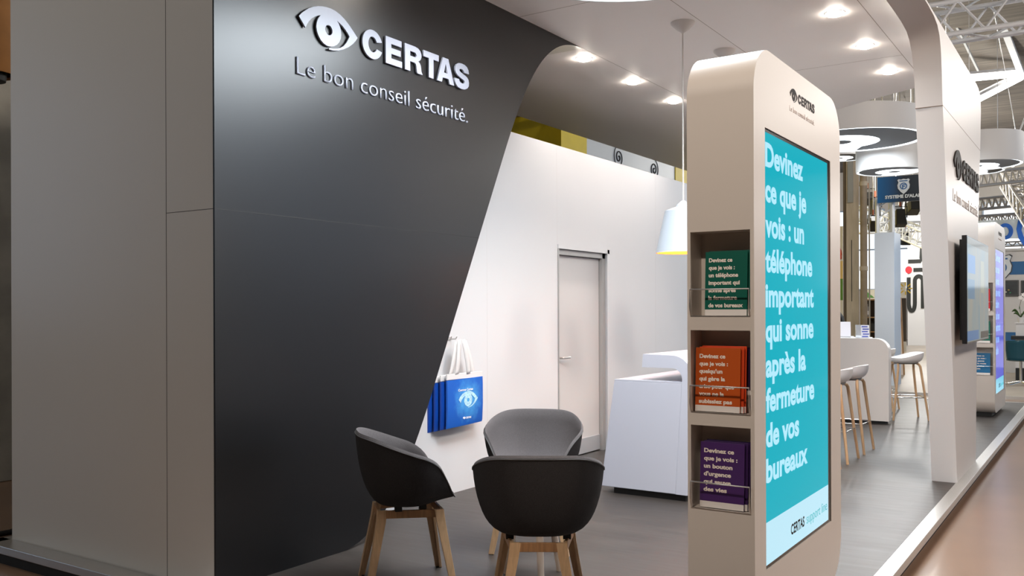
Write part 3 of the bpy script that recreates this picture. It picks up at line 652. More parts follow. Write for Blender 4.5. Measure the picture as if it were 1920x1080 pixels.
# ------------------------------------------------------------------ tote bags on the white wall
M_blue = mat('tote_blue', hx('0B58B8'), 0.4, noise=0.12, nscale=9)
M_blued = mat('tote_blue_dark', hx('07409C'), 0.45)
M_cloth = mat('tote_white_cloth', hx('D2CFCE'), 0.8)
def splash_mat():
    m = bpy.data.materials.new('tote_print'); m.use_nodes = True; nt = m.node_tree; b = nt.nodes['Principled BSDF']
    tc = nt.nodes.new('ShaderNodeTexCoord'); sub = nt.nodes.new('ShaderNodeVectorMath'); sub.operation = 'SUBTRACT'; sub.inputs[1].default_value = (0, 0.26, 0.20)
    nt.links.new(tc.outputs['Object'], sub.inputs[0])
    ln = nt.nodes.new('ShaderNodeVectorMath'); ln.operation = 'LENGTH'; nt.links.new(sub.outputs[0], ln.inputs[0])
    nz = nt.nodes.new('ShaderNodeTexNoise'); nz.inputs['Scale'].default_value = 22; nz.inputs['Detail'].default_value = 5
    nt.links.new(tc.outputs['Object'], nz.inputs['Vector'])
    ad = nt.nodes.new('ShaderNodeMath'); ad.operation = 'MULTIPLY_ADD'; ad.inputs[1].default_value = 0.16; nt.links.new(nz.outputs['Fac'], ad.inputs[0]); nt.links.new(ln.outputs['Value'], ad.inputs[2])
    rp = nt.nodes.new('ShaderNodeValToRGB'); rp.color_ramp.elements[0].position = 0.08; rp.color_ramp.elements[0].color = (*hx('4FA8E0'), 1)
    rp.color_ramp.elements[1].position = 0.27; rp.color_ramp.elements[1].color = (*hx('0A57B6'), 1)
    nt.links.new(ad.outputs['Value'], rp.inputs['Fac']); nt.links.new(rp.outputs['Color'], b.inputs['Base Color']); b.inputs['Roughness'].default_value = 0.4
    return m
def tote(loc, label, front, dz, w=0.46):
    t = thing('tote_bag', label, 'bag', loc, 0, 'blue tote bags on the wall hook')
    H = 0.36; nseg = 10; g = G()
    prof = [(0.0, 0.0), (0.006, 0.02), (0.012, 0.15), (0.012, 0.30), (0.010, H)]
    vs = []; fs = []
    for i, (d, z) in enumerate(prof):
        for j in range(nseg + 1):
            s = j / nseg; bow = 0.006 * math.sin(PI * s)
            vs.append((d + bow + 0.004, s * w, z + 0.012 * (s - 0.5) * (1 if i == 0 else 0.6)))
    n = nseg + 1; base = len(vs)
    vs += [(0.0, y, z) for (x, y, z) in vs]
    for i in range(len(prof) - 1):
        for j in range(nseg):
            a = i * n + j; fs.append((a, a + 1, a + n + 1, a + n)); fs.append((base + a, base + a + n, base + a + n + 1, base + a + 1))
    k = len(prof) - 1
    for j in range(nseg): fs.append((j, base + j, base + j + 1, j + 1)); fs.append((k * n + j, k * n + j + 1, base + k * n + j + 1, base + k * n + j))
    for i in range(k):
        a = i * n; fs.append((a, a + n, base + a + n, base + a)); a = i * n + nseg; fs.append((a, base + a, base + a + n, a + n))
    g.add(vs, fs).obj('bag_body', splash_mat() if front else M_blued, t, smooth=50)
    G().box((0.0, 0.0, H), (0.012, w, H + 0.045)).obj('hem_band', M_cloth, t, bevel=0.003)
    if front:
        hk = Vector((-0.01, 0.155 + 0.035, 0.70))
        for (ya, yb, yt, xo) in ((0.03, 0.075, 0.125, 0.004), (0.315, 0.36, 0.235, 0.004), (0.10, 0.145, 0.155, 0.010), (0.25, 0.295, 0.205, 0.012)):
            vs = []; fs = []
            for i in range(9):
                s = i / 8; ss = s ** 1.15; c0 = ya * (1 - ss) + (yt - 0.02) * ss; c1 = yb * (1 - ss) + (yt + 0.025) * ss
                z = H + 0.03 + (0.665 - H - 0.02 * abs(yt - 0.18) / 0.06) * ss - 0.03 * ss
                vs += [(xo + 0.006 * math.sin(PI * s), c0, z), (xo + 0.010 * math.sin(PI * s), c1, z + 0.006)]
                if i: fs.append((2 * i - 2, 2 * i - 1, 2 * i + 1, 2 * i))
            G().add(vs, fs).obj('handle', M_cloth, t, smooth=60, solid=0.003)
        mp = mat('tote_emblem', hx('A9D2F0'), 0.6, noise=0.3, nscale=60)
        flat_shape('bag_emblem', [EYE, circ(0.492, 0.238, 0.061, n=20)], mp, t, (0.0228, 0.13, 0.135), YP, ZP, 0.25, 0.25, 0.0006)
        wt = mat('tote_white_print', hx('F2F2F6'), 0.5)
        flat_shape('brand_emblem', [EYE, circ(0.492, 0.238, 0.061, n=16)], wt, t, (0.0205, 0.185, 0.050), YP, ZP, 0.035, 0.035, 0.0012)
        text('brand_text', 'CERTAS', wt, t, (0.0215, 0.223, 0.052), YP, ZP, 0.07, 0.014, bold=0.03)
        text('headline_text', 'Comme Certas', wt, t, (0.0242, 0.125, 0.268), YP, ZP, 0.19, 0.018, bold=0.02)
    return t
tote((X_WHITE + 0.105, 5.405, 0.535), 'front blue tote bag with white handles and eye print', True, 0)
tote((X_WHITE + 0.070, 5.375, 0.527), 'blue tote bag directly behind the front one', False, 0)
tote((X_WHITE + 0.035, 5.345, 0.517), 'third blue tote bag from the front, hanging slightly lower', False, 0)
tote((X_WHITE + 0.000, 5.315, 0.510), 'rearmost blue tote bag, flat against the white wall', False, 0, 0.42)
hk = thing('wall_hook', 'small steel wall hook holding the tote bag handles', 'hook', (X_WHITE, 5.59, 1.20))
G().tube([(0, 0, 0), (0.06, 0, 0), (0.075, 0, 0.02)], 0.005, 8).tube([(0, -0.05, 0.0), (0.05, -0.05, 0.0), (0.06, -0.05, 0.02)], 0.005, 8).obj('hook_arm', M_steel, hk, smooth=50)
G().box((0, -0.07, -0.012), (0.004, 0.02, 0.012)).obj('hook_plate', M_steel, hk)

# ------------------------------------------------------------------ reception desk
dk = thing('reception_desk', 'white angular reception desk on a black plinth behind the kiosk', 'desk', (-2.62, 6.28, 0))
M_desk = mat('desk_white_mineral', hx('BCBDC8'), 0.35)
LD = 3.3
low = [(-0.70, 0.05), (-0.11, 0.05), (-0.055, 0.88), (-0.585, 0.88)]
low = [(-0.70, 0.05), (-0.075, 0.05), (-0.022, 0.875), (-0.58, 0.875)]
G().prism(low, lambda a, b: (a, 0, b), lambda a, b: (a, LD, b)).obj('desk_body', M_desk, dk, bevel=0.004)
G().box((-0.578, 0.0, 0.8755), (-0.022, LD, 0.885)).obj('worktop', M_desk, dk)
sl = [(-0.074, 0.05), (0.02, 0.05), (0.06, 0.92)]
for i in range(9):
    a = i / 8 * PI / 2; sl.append((0.06 - 0.16 * (1 - math.cos(a)), 0.92 + 0.16 * math.sin(a)))
sl += [(-0.335, 1.085), (-0.345, 0.985), (-0.10, 0.985)]
for i in range(1, 7):
    a = i / 6 * PI / 2; sl.append((-0.10 + 0.080 * math.sin(a), 0.985 - 0.080 * (1 - math.cos(a))))
G().prism(sl, lambda a, b: (a, -0.002, b), lambda a, b: (a, LD, b)).obj('bar_shelf', M_desk, dk, smooth=35)
G().box((-0.60, 0.03, 0.0), (-0.01, LD - 0.05, 0.052)).obj('plinth', M_blackplain, dk)

# ------------------------------------------------------------------ bar counter and stools
bc = thing('bar_counter', 'white waterfall bar counter with rounded end at the back of the stand', 'counter', (-2.275, 11.85, 0))
BH = 1.055
M_bar = mat('bar_white', hx('DEDAD7'), 0.35)
pr = [(-1.9, 0.035), (-0.005, 0.035), (0.0, 0.04), (0.0, BH - 0.16)]
for i in range(1, 13):
    a = i / 12 * PI / 2; pr.append((-0.16 + 0.16 * math.cos(a), BH - 0.16 + 0.16 * math.sin(a)))
pr += [(-1.9, BH)]
G().prism(pr, lambda a, b: (a, 0, b), lambda a, b: (a, 0.15, b)).obj('counter_body', M_bar, bc, smooth=35, bevel=0.0)
G().box((-1.9, 0.15, 0.985), (-0.30, 0.55, 1.055)).obj('countertop', M_bar, bc, bevel=0.006)
G().box((-1.9, 0.50, 0.04), (-1.2, 0.54, 0.985)).obj('back_panel', M_bar, bc)
G().box((-1.88, 0.03, 0), (-0.04, 0.14, 0.04)).obj('plinth', M_blackplain, bc)
def make_stool():
    t = thing('bar_stool', '', 'bar stool', (0, 0, 0), 0, 'white shell bar stools')
    NT, NR = 44, 10; rows = []
    def srim(th):
        c, s = math.cos(th), math.sin(th); y = 0.20 * math.copysign(abs(c) ** 0.85, c); x = 0.215 * math.copysign(abs(s) ** 0.85, s)
        return x, y, 0.795 + 0.07 * (1 - sstep(-0.2, 0.14, y))
    for i in range(1, NR + 1):
        tt = i / NR; row = []
        for j in range(NT):
            x, y, z = srim(2 * PI * j / NT); f = math.sin(tt * PI / 2) ** 0.7; g = max(0, (tt - 0.25) / 0.75) ** 1.7
            row.append((x * f, y * f, 0.742 + (z - 0.742) * g))
        rows.append(row)
    low_ = [[(x * 1.03, y * 1.03, z - 0.016 * (1 if k < NR - 1 else 0.2)) for x, y, z in r] for k, r in enumerate(rows)]
    vs, fs = shell_mesh(rows, (0, 0, 0.742)); g = G().add(vs, fs)
    vs, fs = shell_mesh(low_, (0, 0, 0.726)); n0 = len(g.v); g.add(vs, fs)
    a0 = 1 + (NR - 1) * NT; b0 = n0 + 1 + (NR - 1) * NT
    g.f += [(a0 + j, a0 + (j + 1) % NT, b0 + (j + 1) % NT, b0 + j) for j in range(NT)]
    g.obj('seat', M_shell, t, smooth=60)
    feet = []
    for sx in (1, -1):
        for sy in (1, -1):
            p = [(sx * 0.06, sy * 0.12, 0.712), (sx * 0.115, sy * 0.128, 0.708), (sx * 0.145, sy * 0.135, 0.68), (sx * 0.155, sy * 0.14, 0.63), (sx * 0.215, sy * 0.215, 0.0)]
            G().tube(p, [0.012, 0.014, 0.0155, 0.0155, 0.0125], 10).obj('leg', M_oak, t, smooth=50)
    z = 0.29; q = 0.19
    G().tube([(q, q, z), (-q, q, z), (-q, -q, z), (q, -q, z)], 0.006, 8, close=True).obj('footrest', M_chrome, t, smooth=60)
    G().box((-0.09, -0.13, 0.71), (0.09, 0.13, 0.73)).obj('seat_mount', mat('stool_mount_grey', (0.25, 0.24, 0.23), 0.6), t)
    return t
sto = make_stool()
sto.location = (-2.22, 9.475, 0); sto.rotation_euler.z = PI / 2; sto['label'] = 'white bar stool with oak legs, clearest of the pair beside the near kiosk'
dup(sto, (-2.22, 8.81, 0), PI / 2, 'white bar stool half hidden by the near kiosk edge')
dup(sto, (-2.22, 8.10, 0), PI / 2, 'bar stool of which only one leg shows beside the near kiosk')
dup(sto, (-2.21, 12.60, 0), PI / 2 + 0.45, 'white bar stool right of the bar counter, beside the arch')
dup(sto, (-2.72, 13.55, 0), PI / 2, 'pale stool seat peeking out behind the bar counter end')
# things on the bar
lh = thing('leaflet_holder', 'clear leaflet holder with blue striped leaflets on the bar', 'holder', (px(1622, 628, 11.46).x, px(1622, 628, 11.46).y, BH))
lh.rotation_euler = (0, 0, 0.35)
M_acr = mat('clear_acrylic', (0.8, 0.85, 0.92), 0.1, alpha=0.6)
G().hexa([(-0.11, -0.03, 0), (0.05, -0.03, 0), (0.05, 0.05, 0), (-0.11, 0.05, 0), (-0.11, 0.02, 0.165), (0.05, 0.02, 0.165), (0.05, 0.05, 0.165), (-0.11, 0.05, 0.165)]).obj('holder_body', M_acr, lh)
lf = G().hexa([(-0.05, -0.036, 0.004), (0.05, -0.036, 0.004), (0.05, -0.032, 0.004), (-0.05, -0.032, 0.004), (-0.05, 0.012, 0.16), (0.05, 0.012, 0.16), (0.05, 0.016, 0.16), (-0.05, 0.016, 0.16)]).obj('leaflet', mat('leaflet_white', hx('E8ECF6'), 0.5), lh)
for i in range(5):
    z = 0.012 + i * 0.031; y = -0.036 + 0.048 * z / 0.156
    G().box((-0.04 + 0.01 * (i % 2), y - 0.004, z), (0.045 - 0.015 * ((i + 1) % 2), y - 0.0005, z + 0.013)).obj('leaflet_stripe', mat('leaflet_blue', hx('3A55C0'), 0.5), lf)
lp = px(1583, 632, 11.72)
nb = thing('laptop', 'white laptop lid seen from behind on the bar counter', 'laptop', (lp.x, lp.y, BH))
G().hexa([(-0.3, 0, 0.012), (0.08, 0, 0.012), (0.08, 0.012, 0.012), (-0.3, 0.012, 0.012), (-0.3, 0.07, 0.2), (0.06, 0.07, 0.2), (0.06, 0.082, 0.2), (-0.3, 0.082, 0.2)]).obj('lid', mat('laptop_white', hx('E8E8F0'), 0.4), nb, bevel=0.003)
G().box((-0.3, -0.0, 0), (0.08, 0.18, 0.014)).obj('base', mat('laptop_base', hx('C9CBD2'), 0.4), nb, bevel=0.003)

# ------------------------------------------------------------------ television on the arch
tv = thing('television', 'black flat television on the aisle face of the white arch', 'television', (-0.985, 7.99, 1.14))
TW, TH = 1.52, 0.865
G().box((-0.02, 0.03, 0.03), (0.0, TW - 0.03, TH - 0.03)).box((0.0, 0, 0), (0.037, TW, TH)).obj('casing', M_bezel, tv, bevel=0.002)
def tv_mat():
    m = bpy.data.materials.new('tv_picture'); m.use_nodes = True; nt = m.node_tree; b = nt.nodes['Principled BSDF']
    tc = nt.nodes.new('ShaderNodeTexCoord'); nz = nt.nodes.new('ShaderNodeTexNoise'); nz.inputs['Scale'].default_value = 2.2; nz.inputs['Detail'].default_value = 3
    mp = nt.nodes.new('ShaderNodeMapping'); mp.inputs['Scale'].default_value = (1, 2.5, 1); nt.links.new(tc.outputs['Object'], mp.inputs['Vector']); nt.links.new(mp.outputs['Vector'], nz.inputs['Vector'])
    rp = nt.nodes.new('ShaderNodeValToRGB'); rp.color_ramp.elements[0].position = 0.35; rp.color_ramp.elements[0].color = (*hx('93B0BC'), 1)
    rp.color_ramp.elements[1].position = 0.7; rp.color_ramp.elements[1].color = (*hx('B9B8AC'), 1)
    nt.links.new(nz.outputs['Fac'], rp.inputs['Fac']); nt.links.new(rp.outputs['Color'], b.inputs['Emission Color']); b.inputs['Emission Strength'].default_value = 0.30
    b.inputs['Base Color'].default_value = (0.01, 0.01, 0.01, 1); b.inputs['Roughness'].default_value = 0.10; b.inputs['Specular IOR Level'].default_value = 0.08
    return m
ts = G().box((0.037, 0.012, 0.012), (0.0378, TW - 0.012, TH - 0.012)).obj('screen', tv_mat(), tv)
for (a0, a1, z0, z1, c, e) in ((0.06, 0.52, 0.57, 0.72, '2F74B4', 1.0), (0.06, 0.48, 0.36, 0.52, '3F6E90', 1.0), (0.012, 0.75, 0.02, 0.10, '2F689E', 0.9), (0.78, 0.84, 0.02, 0.31, '6F98A8', 0.7), (0.9, 1.5, 0.02, 0.08, '1A2024', 0.6), (0.012, 1.5, 0.80, 0.85, '7C7A6C', 0.6), (0.9, 1.15, 0.42, 0.70, 'A9AC98', 0.75)):
    G().box((0.0378, a0, z0), (0.0381, a1, z1)).obj('picture_panel', mat('tv_' + c, (0.01, 0.01, 0.01), 0.1, emit=hx(c), estr=e * 0.6, spec=0.08), ts)
G().box((-0.06, 0.35, 0.25), (-0.02, 1.15, 0.6)).obj('wall_bracket', M_blackplain, tv)

# ------------------------------------------------------------------ the hall behind the stand
def py(u, v, Y):
    q = px(u, v, 1.0) - Vector((0, 0, HC)); k = Y / q.y
    return Vector((q.x * k, Y, HC + q.z * k))
M_frame = mat('window_frame_blue_grey', hx('A9BACD'), 0.5)
M_pane = mat('daylight_pane', (0.02, 0.02, 0.02), 0.2, emit=(0.86, 0.93, 1.0), estr=1.0)
M_pane2 = mat('daylight_pane_bright', (0.02, 0.02, 0.02), 0.2, emit=(0.36, 0.62, 1.0), estr=1.4)
M_pane3 = mat('daylight_pane_dim', (0.02, 0.02, 0.02), 0.2, emit=(0.70, 0.82, 1.0), estr=0.55)
M_wood = mat('shelf_wood', hx('A07A52'), 0.6, noise=0.15, nscale=5)
M_gbox = mat('grey_display_column', hx('C2C6CC'), 0.5)
nwin = [0]
def window(axis, c, a0, a1, z0, z1, m, nx=2, nz=2):
    nwin[0] += 1
    w = 0.07; fr = G()
    def B(g, p0, p1, q0, q1, d0, d1):
        if axis == 'y': g.box((p0, c + d0, q0), (p1, c + d1, q1))
        else: g.box((c + d0, p0, q0), (c + d1, p1, q1))
    sgn = -1
    for i in range(nx + 1): x = a0 + (a1 - a0) * i / nx; B(fr, x - w / 2, x + w / 2, z0, z1, sgn * 0.08, -0.001)
    for i in range(nz + 1): z = z0 + (z1 - z0) * i / nz; B(fr, a0, a1, z - w / 2, z + w / 2, sgn * 0.07, -0.001)
    o = struct(fr.obj('window_%d' % nwin[0], M_frame))
    g = G(); B(g, a0, a1, z0, z1, sgn * 0.04, sgn * 0.03); g.obj('pane', m, o)
for a in (-24.0, -20.2, -16.4, -12.6, -8.8, -5.0, -1.2, 2.6, 6.4):
    if a > -19: window('y', 48.0, a, a + 3.2, 2.4, 6.4, M_pane)
struct(G().box((16.0, -14, -0.1), (16.3, 48, 8.4)).obj('wall_window', mat('hall_side_paint', hx('6F6C68'), 0.8)))
for y in (10.0, 14.0, 18.0, 22.0, 26.0, 30.0): window('x', 16.0, y, y + 3.2, 3.2, 7.4, M_pane2)
struct(G().box((-24.3, -14, -0.1), (-24, 13, 8.4)).obj('wall_window.001', mat('hall_side_paint', hx('6F6C68'), 0.8)))
def left_window(y0, y1, m):
    nwin[0] += 1; x = -24.0; g = G()
    for y in (y0, y1): g.box((x, y - 0.04, 1.2), (x + 0.08, y + 0.04, 8.0))
    for z in (1.2, 3.5, 5.8, 8.0): g.box((x, y0, z - 0.04), (x + 0.07, y1, z + 0.04))
    o = struct(g.obj('window_%d' % nwin[0], M_frame)); G().box((x + 0.03, y0, 1.2), (x + 0.04, y1, 8.0)).obj('pane', m, o)
left_window(-7.9, -7.0, mat('daylight_pane_strip', (0.02, 0.02, 0.02), 0.2, emit=(0.55, 0.75, 1.0), estr=4.0)); left_window(-6.3, -3.4, M_pane3)
struct(G().box((-24, -14.3, -0.1), (16, -14, 8.4)).obj('wall_rear', mat('hall_rear_paint', hx('4A443E'), 0.8)))
# neighbouring floor beyond the stand
struct(G().box((-8.2, 17.4, -0.104), (3.0, 46, -0.07)).obj('floor_far', mat('far_floor_boards', hx('A39686'), 0.3, noise=0.2, nscale=1.2, stretch=(1, 0.4, 1))))
struct(G().box((-8.2, 17.32, -0.105), (3.0, 17.4, -0.055)).obj('trim_7', M_alu))

def truss(name, label, p0, p1, W, H, r, m, group, n):
    p0, p1 = Vector(p0), Vector(p1); t = (p1 - p0); L = t.length; t.normalize()
    a = t.cross(Vector((0, 0, 1))); a = a.normalized() if a.length > 1e-3 else Vector((1, 0, 0)); b = a.cross(t).normalized()
    root = thing(name, label, 'truss', p0, 0, group)
    c = [a * (sx * W / 2) + b * (sz * H / 2) for sx, sz in ((-1, -1), (1, -1), (1, 1), (-1, 1))]
    for q in c: G().tube([q, q + t * L], r, 8).obj('chord', m, root, smooth=50)
    for f in range(4):
        g = G(); q0, q1 = c[f], c[(f + 1) % 4]; pts = []
        for i in range(n + 1): pts.append((q0 if i % 2 == 0 else q1) + t * (L * i / n))
        for i in range(n): g.tube([pts[i], pts[i + 1]], r * 0.5, 5, caps=False)
        for i in (0, n): g.tube([q0 + t * (L * i / n), q1 + t * (L * i / n)], r * 0.5, 5, caps=False)
        g.obj('lacing', m, root, smooth=60)
    return root
tr = truss('ceiling_truss', 'bright aluminium box truss above the arch, top right corner', (-5.2, 11.9, 4.83), (-0.62, 11.9, 4.83), 0.38, 0.38, 0.031, M_tubew, 'aluminium trusses', 16)
for x in (-4.6, -3.4): G().tube([(x + 5.2, 0, 0.1), (x + 5.2, 0, 3.6)], 0.005, 6).obj('hanger_cable', M_steel, tr)
# trusses at the back right
gd = 'dark trusses at the back right'
def tpx(name, label, a, b, d0, d1, W, H, n, r=0.035, m=M_trussg):
    truss(name, label, px(*a, d0), px(*b, d1), W, H, r, m, gd, n)
tpx('ceiling_truss', 'dark truss just under the round lamps at the right edge', (1800, 341), (1960, 323), 21, 22, 0.30, 0.30, 24)
tpx('ceiling_truss', 'dark truss, second one down at the right edge', (1800, 386), (1960, 371), 25, 26, 0.3, 0.3, 26)
tpx('ceiling_truss', 'dark truss directly above the blue and white banner', (1800, 417), (1960, 405), 25, 26, 0.25, 0.25, 26)
tpx('ceiling_truss', 'diagonal truss sloping down at the right edge', (1893, 336), (1945, 410), 24, 19, 0.4, 0.4, 14)
tpx('ceiling_truss', 'thin truss directly below the blue and white banner', (1860, 459), (1960, 455), 25.4, 26.2, 0.12, 0.12, 12, 0.02)
# fluorescent tubes and roof ribs
M_tube = mat('fluorescent_glow', (1, 1, 1), 0.4, emit=(1.0, 0.98, 0.94), estr=9.0)
def fluo(label, a, b, d0, d1):
    p, q = px(*a, d0), px(*b, d1); t = thing('fluorescent_light', label, 'ceiling light', p, 0, 'fluorescent lights under the hall roof')
    v = q - p
    G().tube([(0, 0, 0), v], 0.095, 12).obj('tube', M_tube, t, smooth=60)
    beam(G(), Vector((0, 0, 0.13)), v + Vector((0, 0, 0.13)), 0.16, 0.08).obj('housing', M_white, t)
fluo('upper of the two fluorescent lights right of the arch', (1800, 148), (1909, 138), 25.0, 25.6)
fluo('lower slanting fluorescent light right of the arch', (1820, 193), (1914, 145), 25.0, 26.0)
fluo('upper fluorescent light cut by the right edge beside the drum lamp', (1896, 279), (1960, 270), 30.0, 30.5)
fluo('lower fluorescent light cut by the right edge beside the drum lamp', (1898, 308), (1960, 278), 30.0, 31.0)
g = G(); beam(g, px(1874, 30, 22.0), px(1916, 140, 26.0), 0.16, 0.10); struct(g.obj('trim_8', mat('roof_strip_white', hx('C9CDD2'), 0.5)))
g = G(); beam(g, px(1778, 18, 22.0), px(1834, 132, 24.0), 0.05, 0.05); struct(g.obj('trim_9', mat('roof_conduit', hx('B5B8BB'), 0.5)))

# concrete column with pipe and channel
cc = px(1598, 520, 21.0)
col = struct(G().box((cc.x - 0.13, cc.y, -0.1), (cc.x + 0.13, cc.y + 0.10, 8.4)).obj('pillar', M_conc))
G().box((cc.x - 0.09, cc.y - 0.04, px(1598, 380, 21).z), (cc.x + 0.03, cc.y, 6.0)).obj('channel', mat('grey_channel', hx('9A9A96'), 0.6), col)
G().box((cc.x - 0.02, cc.y - 0.004, 1.6), (cc.x - 0.005, cc.y, px(1598, 450, 21).z)).obj('groove', M_blackplain, col)
G().tube([(cc.x + 0.25, cc.y + 0.02, -0.1), (cc.x + 0.25, cc.y + 0.02, 8.4)], 0.078, 16).obj('drain_pipe', mat('pipe_paint', hx('9C8B75'), 0.6, noise=0.15, nscale=4), col, smooth=60)
for v in (350, 508): G().tube([(cc.x + 0.25, cc.y + 0.02, px(1612, v, 21).z), (cc.x + 0.25, cc.y + 0.02, px(1612, v, 21).z + 0.1)], 0.092, 16).obj('pipe_collar', M_conc, col, smooth=60)
G().box((cc.x - 0.215, cc.y + 0.06, -0.1), (cc.x - 0.13, cc.y + 0.12, 8.4)).obj('side_rib', mat('dark_rib', hx('6C5F50'), 0.8), col)
G().box((cc.x + 0.345, cc.y + 0.08, -0.1), (cc.x + 0.375, cc.y + 0.10, 8.4)).obj('pale_edge', mat('pale_edge', hx('B8B2A6'), 0.7), col)

# banner seen in the gap left of the column
b0 = px(1562, 520, 23.0); b1 = px(1583.5, 520, 23.0)
bn = thing('banner', 'tall banner with red letter, yellow and green fields, left of the concrete column', 'banner', (b0.x, b0.y, -0.1))
Wb = b1.x - b0.x
def zat(v, d): return px(1575, v, d).z + 0.1
G().box((-0.4, 0, 0), (Wb, 0.05, zat(425, 23))).obj('banner_panel', mat('banner_white', hx('F2EEE8'), 0.6), bn)
G().box((-0.4, -0.004, zat(523, 23)), (Wb, 0, zat(490, 23))).obj('yellow_field', mat('banner_yellow', hx('F3D48C'), 0.6), bn)
G().box((-0.4, -0.004, zat(563, 23)), (Wb, 0, zat(523, 23))).obj('green_field', mat('banner_green', hx('6FA048'), 0.6, noise=0.3, nscale=3), bn)
text('red_letter', 'e', mat('banner_red', hx('E4572E'), 0.5), bn, (Wb - 0.30, -0.006, zat(486, 23)), XP, ZP, 0.28, 0.50, bold=0.06, depth=0.01)
oc = px(1572, 604, 15.0)
ofc = thing('office_chair', 'black chair back showing behind the bar beside the kiosk edge', 'chair', (oc.x, oc.y, -0.02))
G().tube([(-0.28, 0, 0.95), (-0.24, 0.0, 1.22), (-0.14, 0, 1.36), (0.0, 0, 1.40), (0.06, 0.0, 1.30), (0.09, 0, 1.1), (0.09, 0, 0.9)], 0.03, 8).obj('back_frame', M_blackplain, ofc, smooth=60)
G().prism([(-0.27, 0.92), (0.08, 0.92), (0.08, 1.12), (0.05, 1.3), (-0.02, 1.39), (-0.14, 1.35), (-0.23, 1.21)], lambda a, b: (a, 0.0, b), lambda a, b: (a, 0.04, b)).obj('backrest', mat('black_mesh_back', (0.02, 0.02, 0.022), 0.7), ofc)
G().box((-0.27, -0.4, 0.48), (0.08, 0.05, 0.56)).obj('seat', M_blackplain, ofc, bevel=0.02)
G().tube([(-0.1, -0.15, 0.0), (-0.1, -0.15, 0.48)], 0.03, 10).obj('post', M_chrome, ofc)

# grey display column, tower with letters
g0, g1 = py(1640, 600, 18.75), py(1677, 600, 18.75)
gt = py(1660, 436, 18.75).z
gb = thing('display_column', 'pale grey square display column standing behind the bar counter', 'column', (g0.x, 18.75, -0.07))
G().box((0, 0, 0), (g1.x - g0.x, 0.62, gt + 0.07)).obj('column_body', M_gbox, gb, bevel=0.004)
G().box((g1.x - g0.x, 0.0, 0), (g1.x - g0.x + 0.004, 0.62, gt + 0.07)).obj('side_panel', mat('blue_white_panel', hx('B9C9DC'), 0.4), gb)
# truss tower above it with the blue sign
st0 = py(1645, 333, 21.0); st1 = py(1735, 375, 21.0)
sn = thing('alarm_sign', 'hanging blue sign with police style shield and white words, left of the arch', 'sign', (st0.x, 21.0, st1.z))
SW, SH = st1.x - st0.x, st0.z - st1.z
def sign_mat():
    m = bpy.data.materials.new('sign_blue_fade'); m.use_nodes = True; nt = m.node_tree; b = nt.nodes['Principled BSDF']
    tc = nt.nodes.new('ShaderNodeTexCoord'); sx = nt.nodes.new('ShaderNodeSeparateXYZ'); nt.links.new(tc.outputs['Generated'], sx.inputs[0])
    rp = nt.nodes.new('ShaderNodeValToRGB'); rp.color_ramp.elements[0].color = (*hx('0A62A0'), 1); rp.color_ramp.elements[1].position = 0.55; rp.color_ramp.elements[1].color = (*hx('14202E'), 1)
    nt.links.new(sx.outputs['X'], rp.inputs['Fac']); nt.links.new(rp.outputs['Color'], b.inputs['Base Color']); b.inputs['Roughness'].default_value = 0.4
    return m
G().box((0, 0, 0), (SW, 0.08, SH)).obj('sign_panel', sign_mat(), sn)
for x_ in (0.1, SW - 0.1): G().tube([(x_, 0.04, SH), (x_, 0.04, 8.4 - st1.z)], 0.01, 6).obj('hanging_cable', M_steel, sn)
M_shieldw = mat('shield_silver', hx('D6DCE2'), 0.4); M_shieldb = mat('shield_blue', hx('1C5C96'), 0.4)
SHIELD = [(0, -0.62), (0.22, -0.42), (0.42, -0.16), (0.46, 0.1), (0.38, 0.34), (0.46, 0.52), (0.36, 0.60), (0.2, 0.55), (0, 0.60), (-0.2, 0.55), (-0.36, 0.60), (-0.46, 0.52), (-0.38, 0.34), (-0.46, 0.1), (-0.42, -0.16), (-0.22, -0.42)]
def shield(parent, o, s, n='shield'):
    o = Vector(o)
    flat_shape(n + '_rim', [[(a * 1.1, b * 1.08) for a, b in SHIELD]], mat('shield_dark_rim', hx('30343A'), 0.4), parent, o, XP, ZP, s, s, 0.008)
    flat_shape(n, [SHIELD], M_shieldw, parent, o, XP, ZP, s, s, 0.014)
    flat_shape(n + '_roundel', [circ(0, 0.02, 0.27, n=28), circ(0, 0.02, 0.20, n=28)], M_shieldb, parent, o, XP, ZP, s, s, 0.018)
    flat_shape(n + '_mark', [[(-0.10, -0.18), (-0.02, -0.18), (-0.02, -0.04), (0.12, -0.04), (0.12, 0.02), (-0.02, 0.02), (-0.02, 0.08), (0.15, 0.08), (0.15, 0.15), (-0.10, 0.15)]], M_shieldb, parent, o, XP, ZP, s, s, 0.018)
    flat_shape(n + '_bar', [[(-0.3, 0.40), (0.3, 0.40), (0.3, 0.47), (-0.3, 0.47)]], M_shieldb, parent, o, XP, ZP, s, s, 0.018)
shc = py(1694.5, 349.5, 21.0); shield(sn, (shc.x - st0.x, -0.002, shc.z - st1.z), 0.27)
tx0, tx1 = py(1659.5, 373, 21.0), py(1739, 368, 21.0)
text('sign_text', "SYSTEME D'ALARME", mat('sign_white', hx('E8ECEF'), 0.4), sn, (tx0.x - st0.x, -0.002, tx0.z - st1.z), XP, ZP, tx1.x - tx0.x, 0.075, bold=0.05, depth=0.006)
tt = thing('truss_tower', 'bright upright truss tower under the blue sign', 'truss', (py(1663, 430, 21.3).x, 21.3, 0))
for dx, dy in ((-0.18, -0.1), (0.14, -0.1), (0.03, 0.25)):
    G().tube([(dx, dy, -0.07), (dx, dy, st1.z + 0.1)], 0.045, 10).obj('chord', M_tubew, tt, smooth=60)
lc = G()
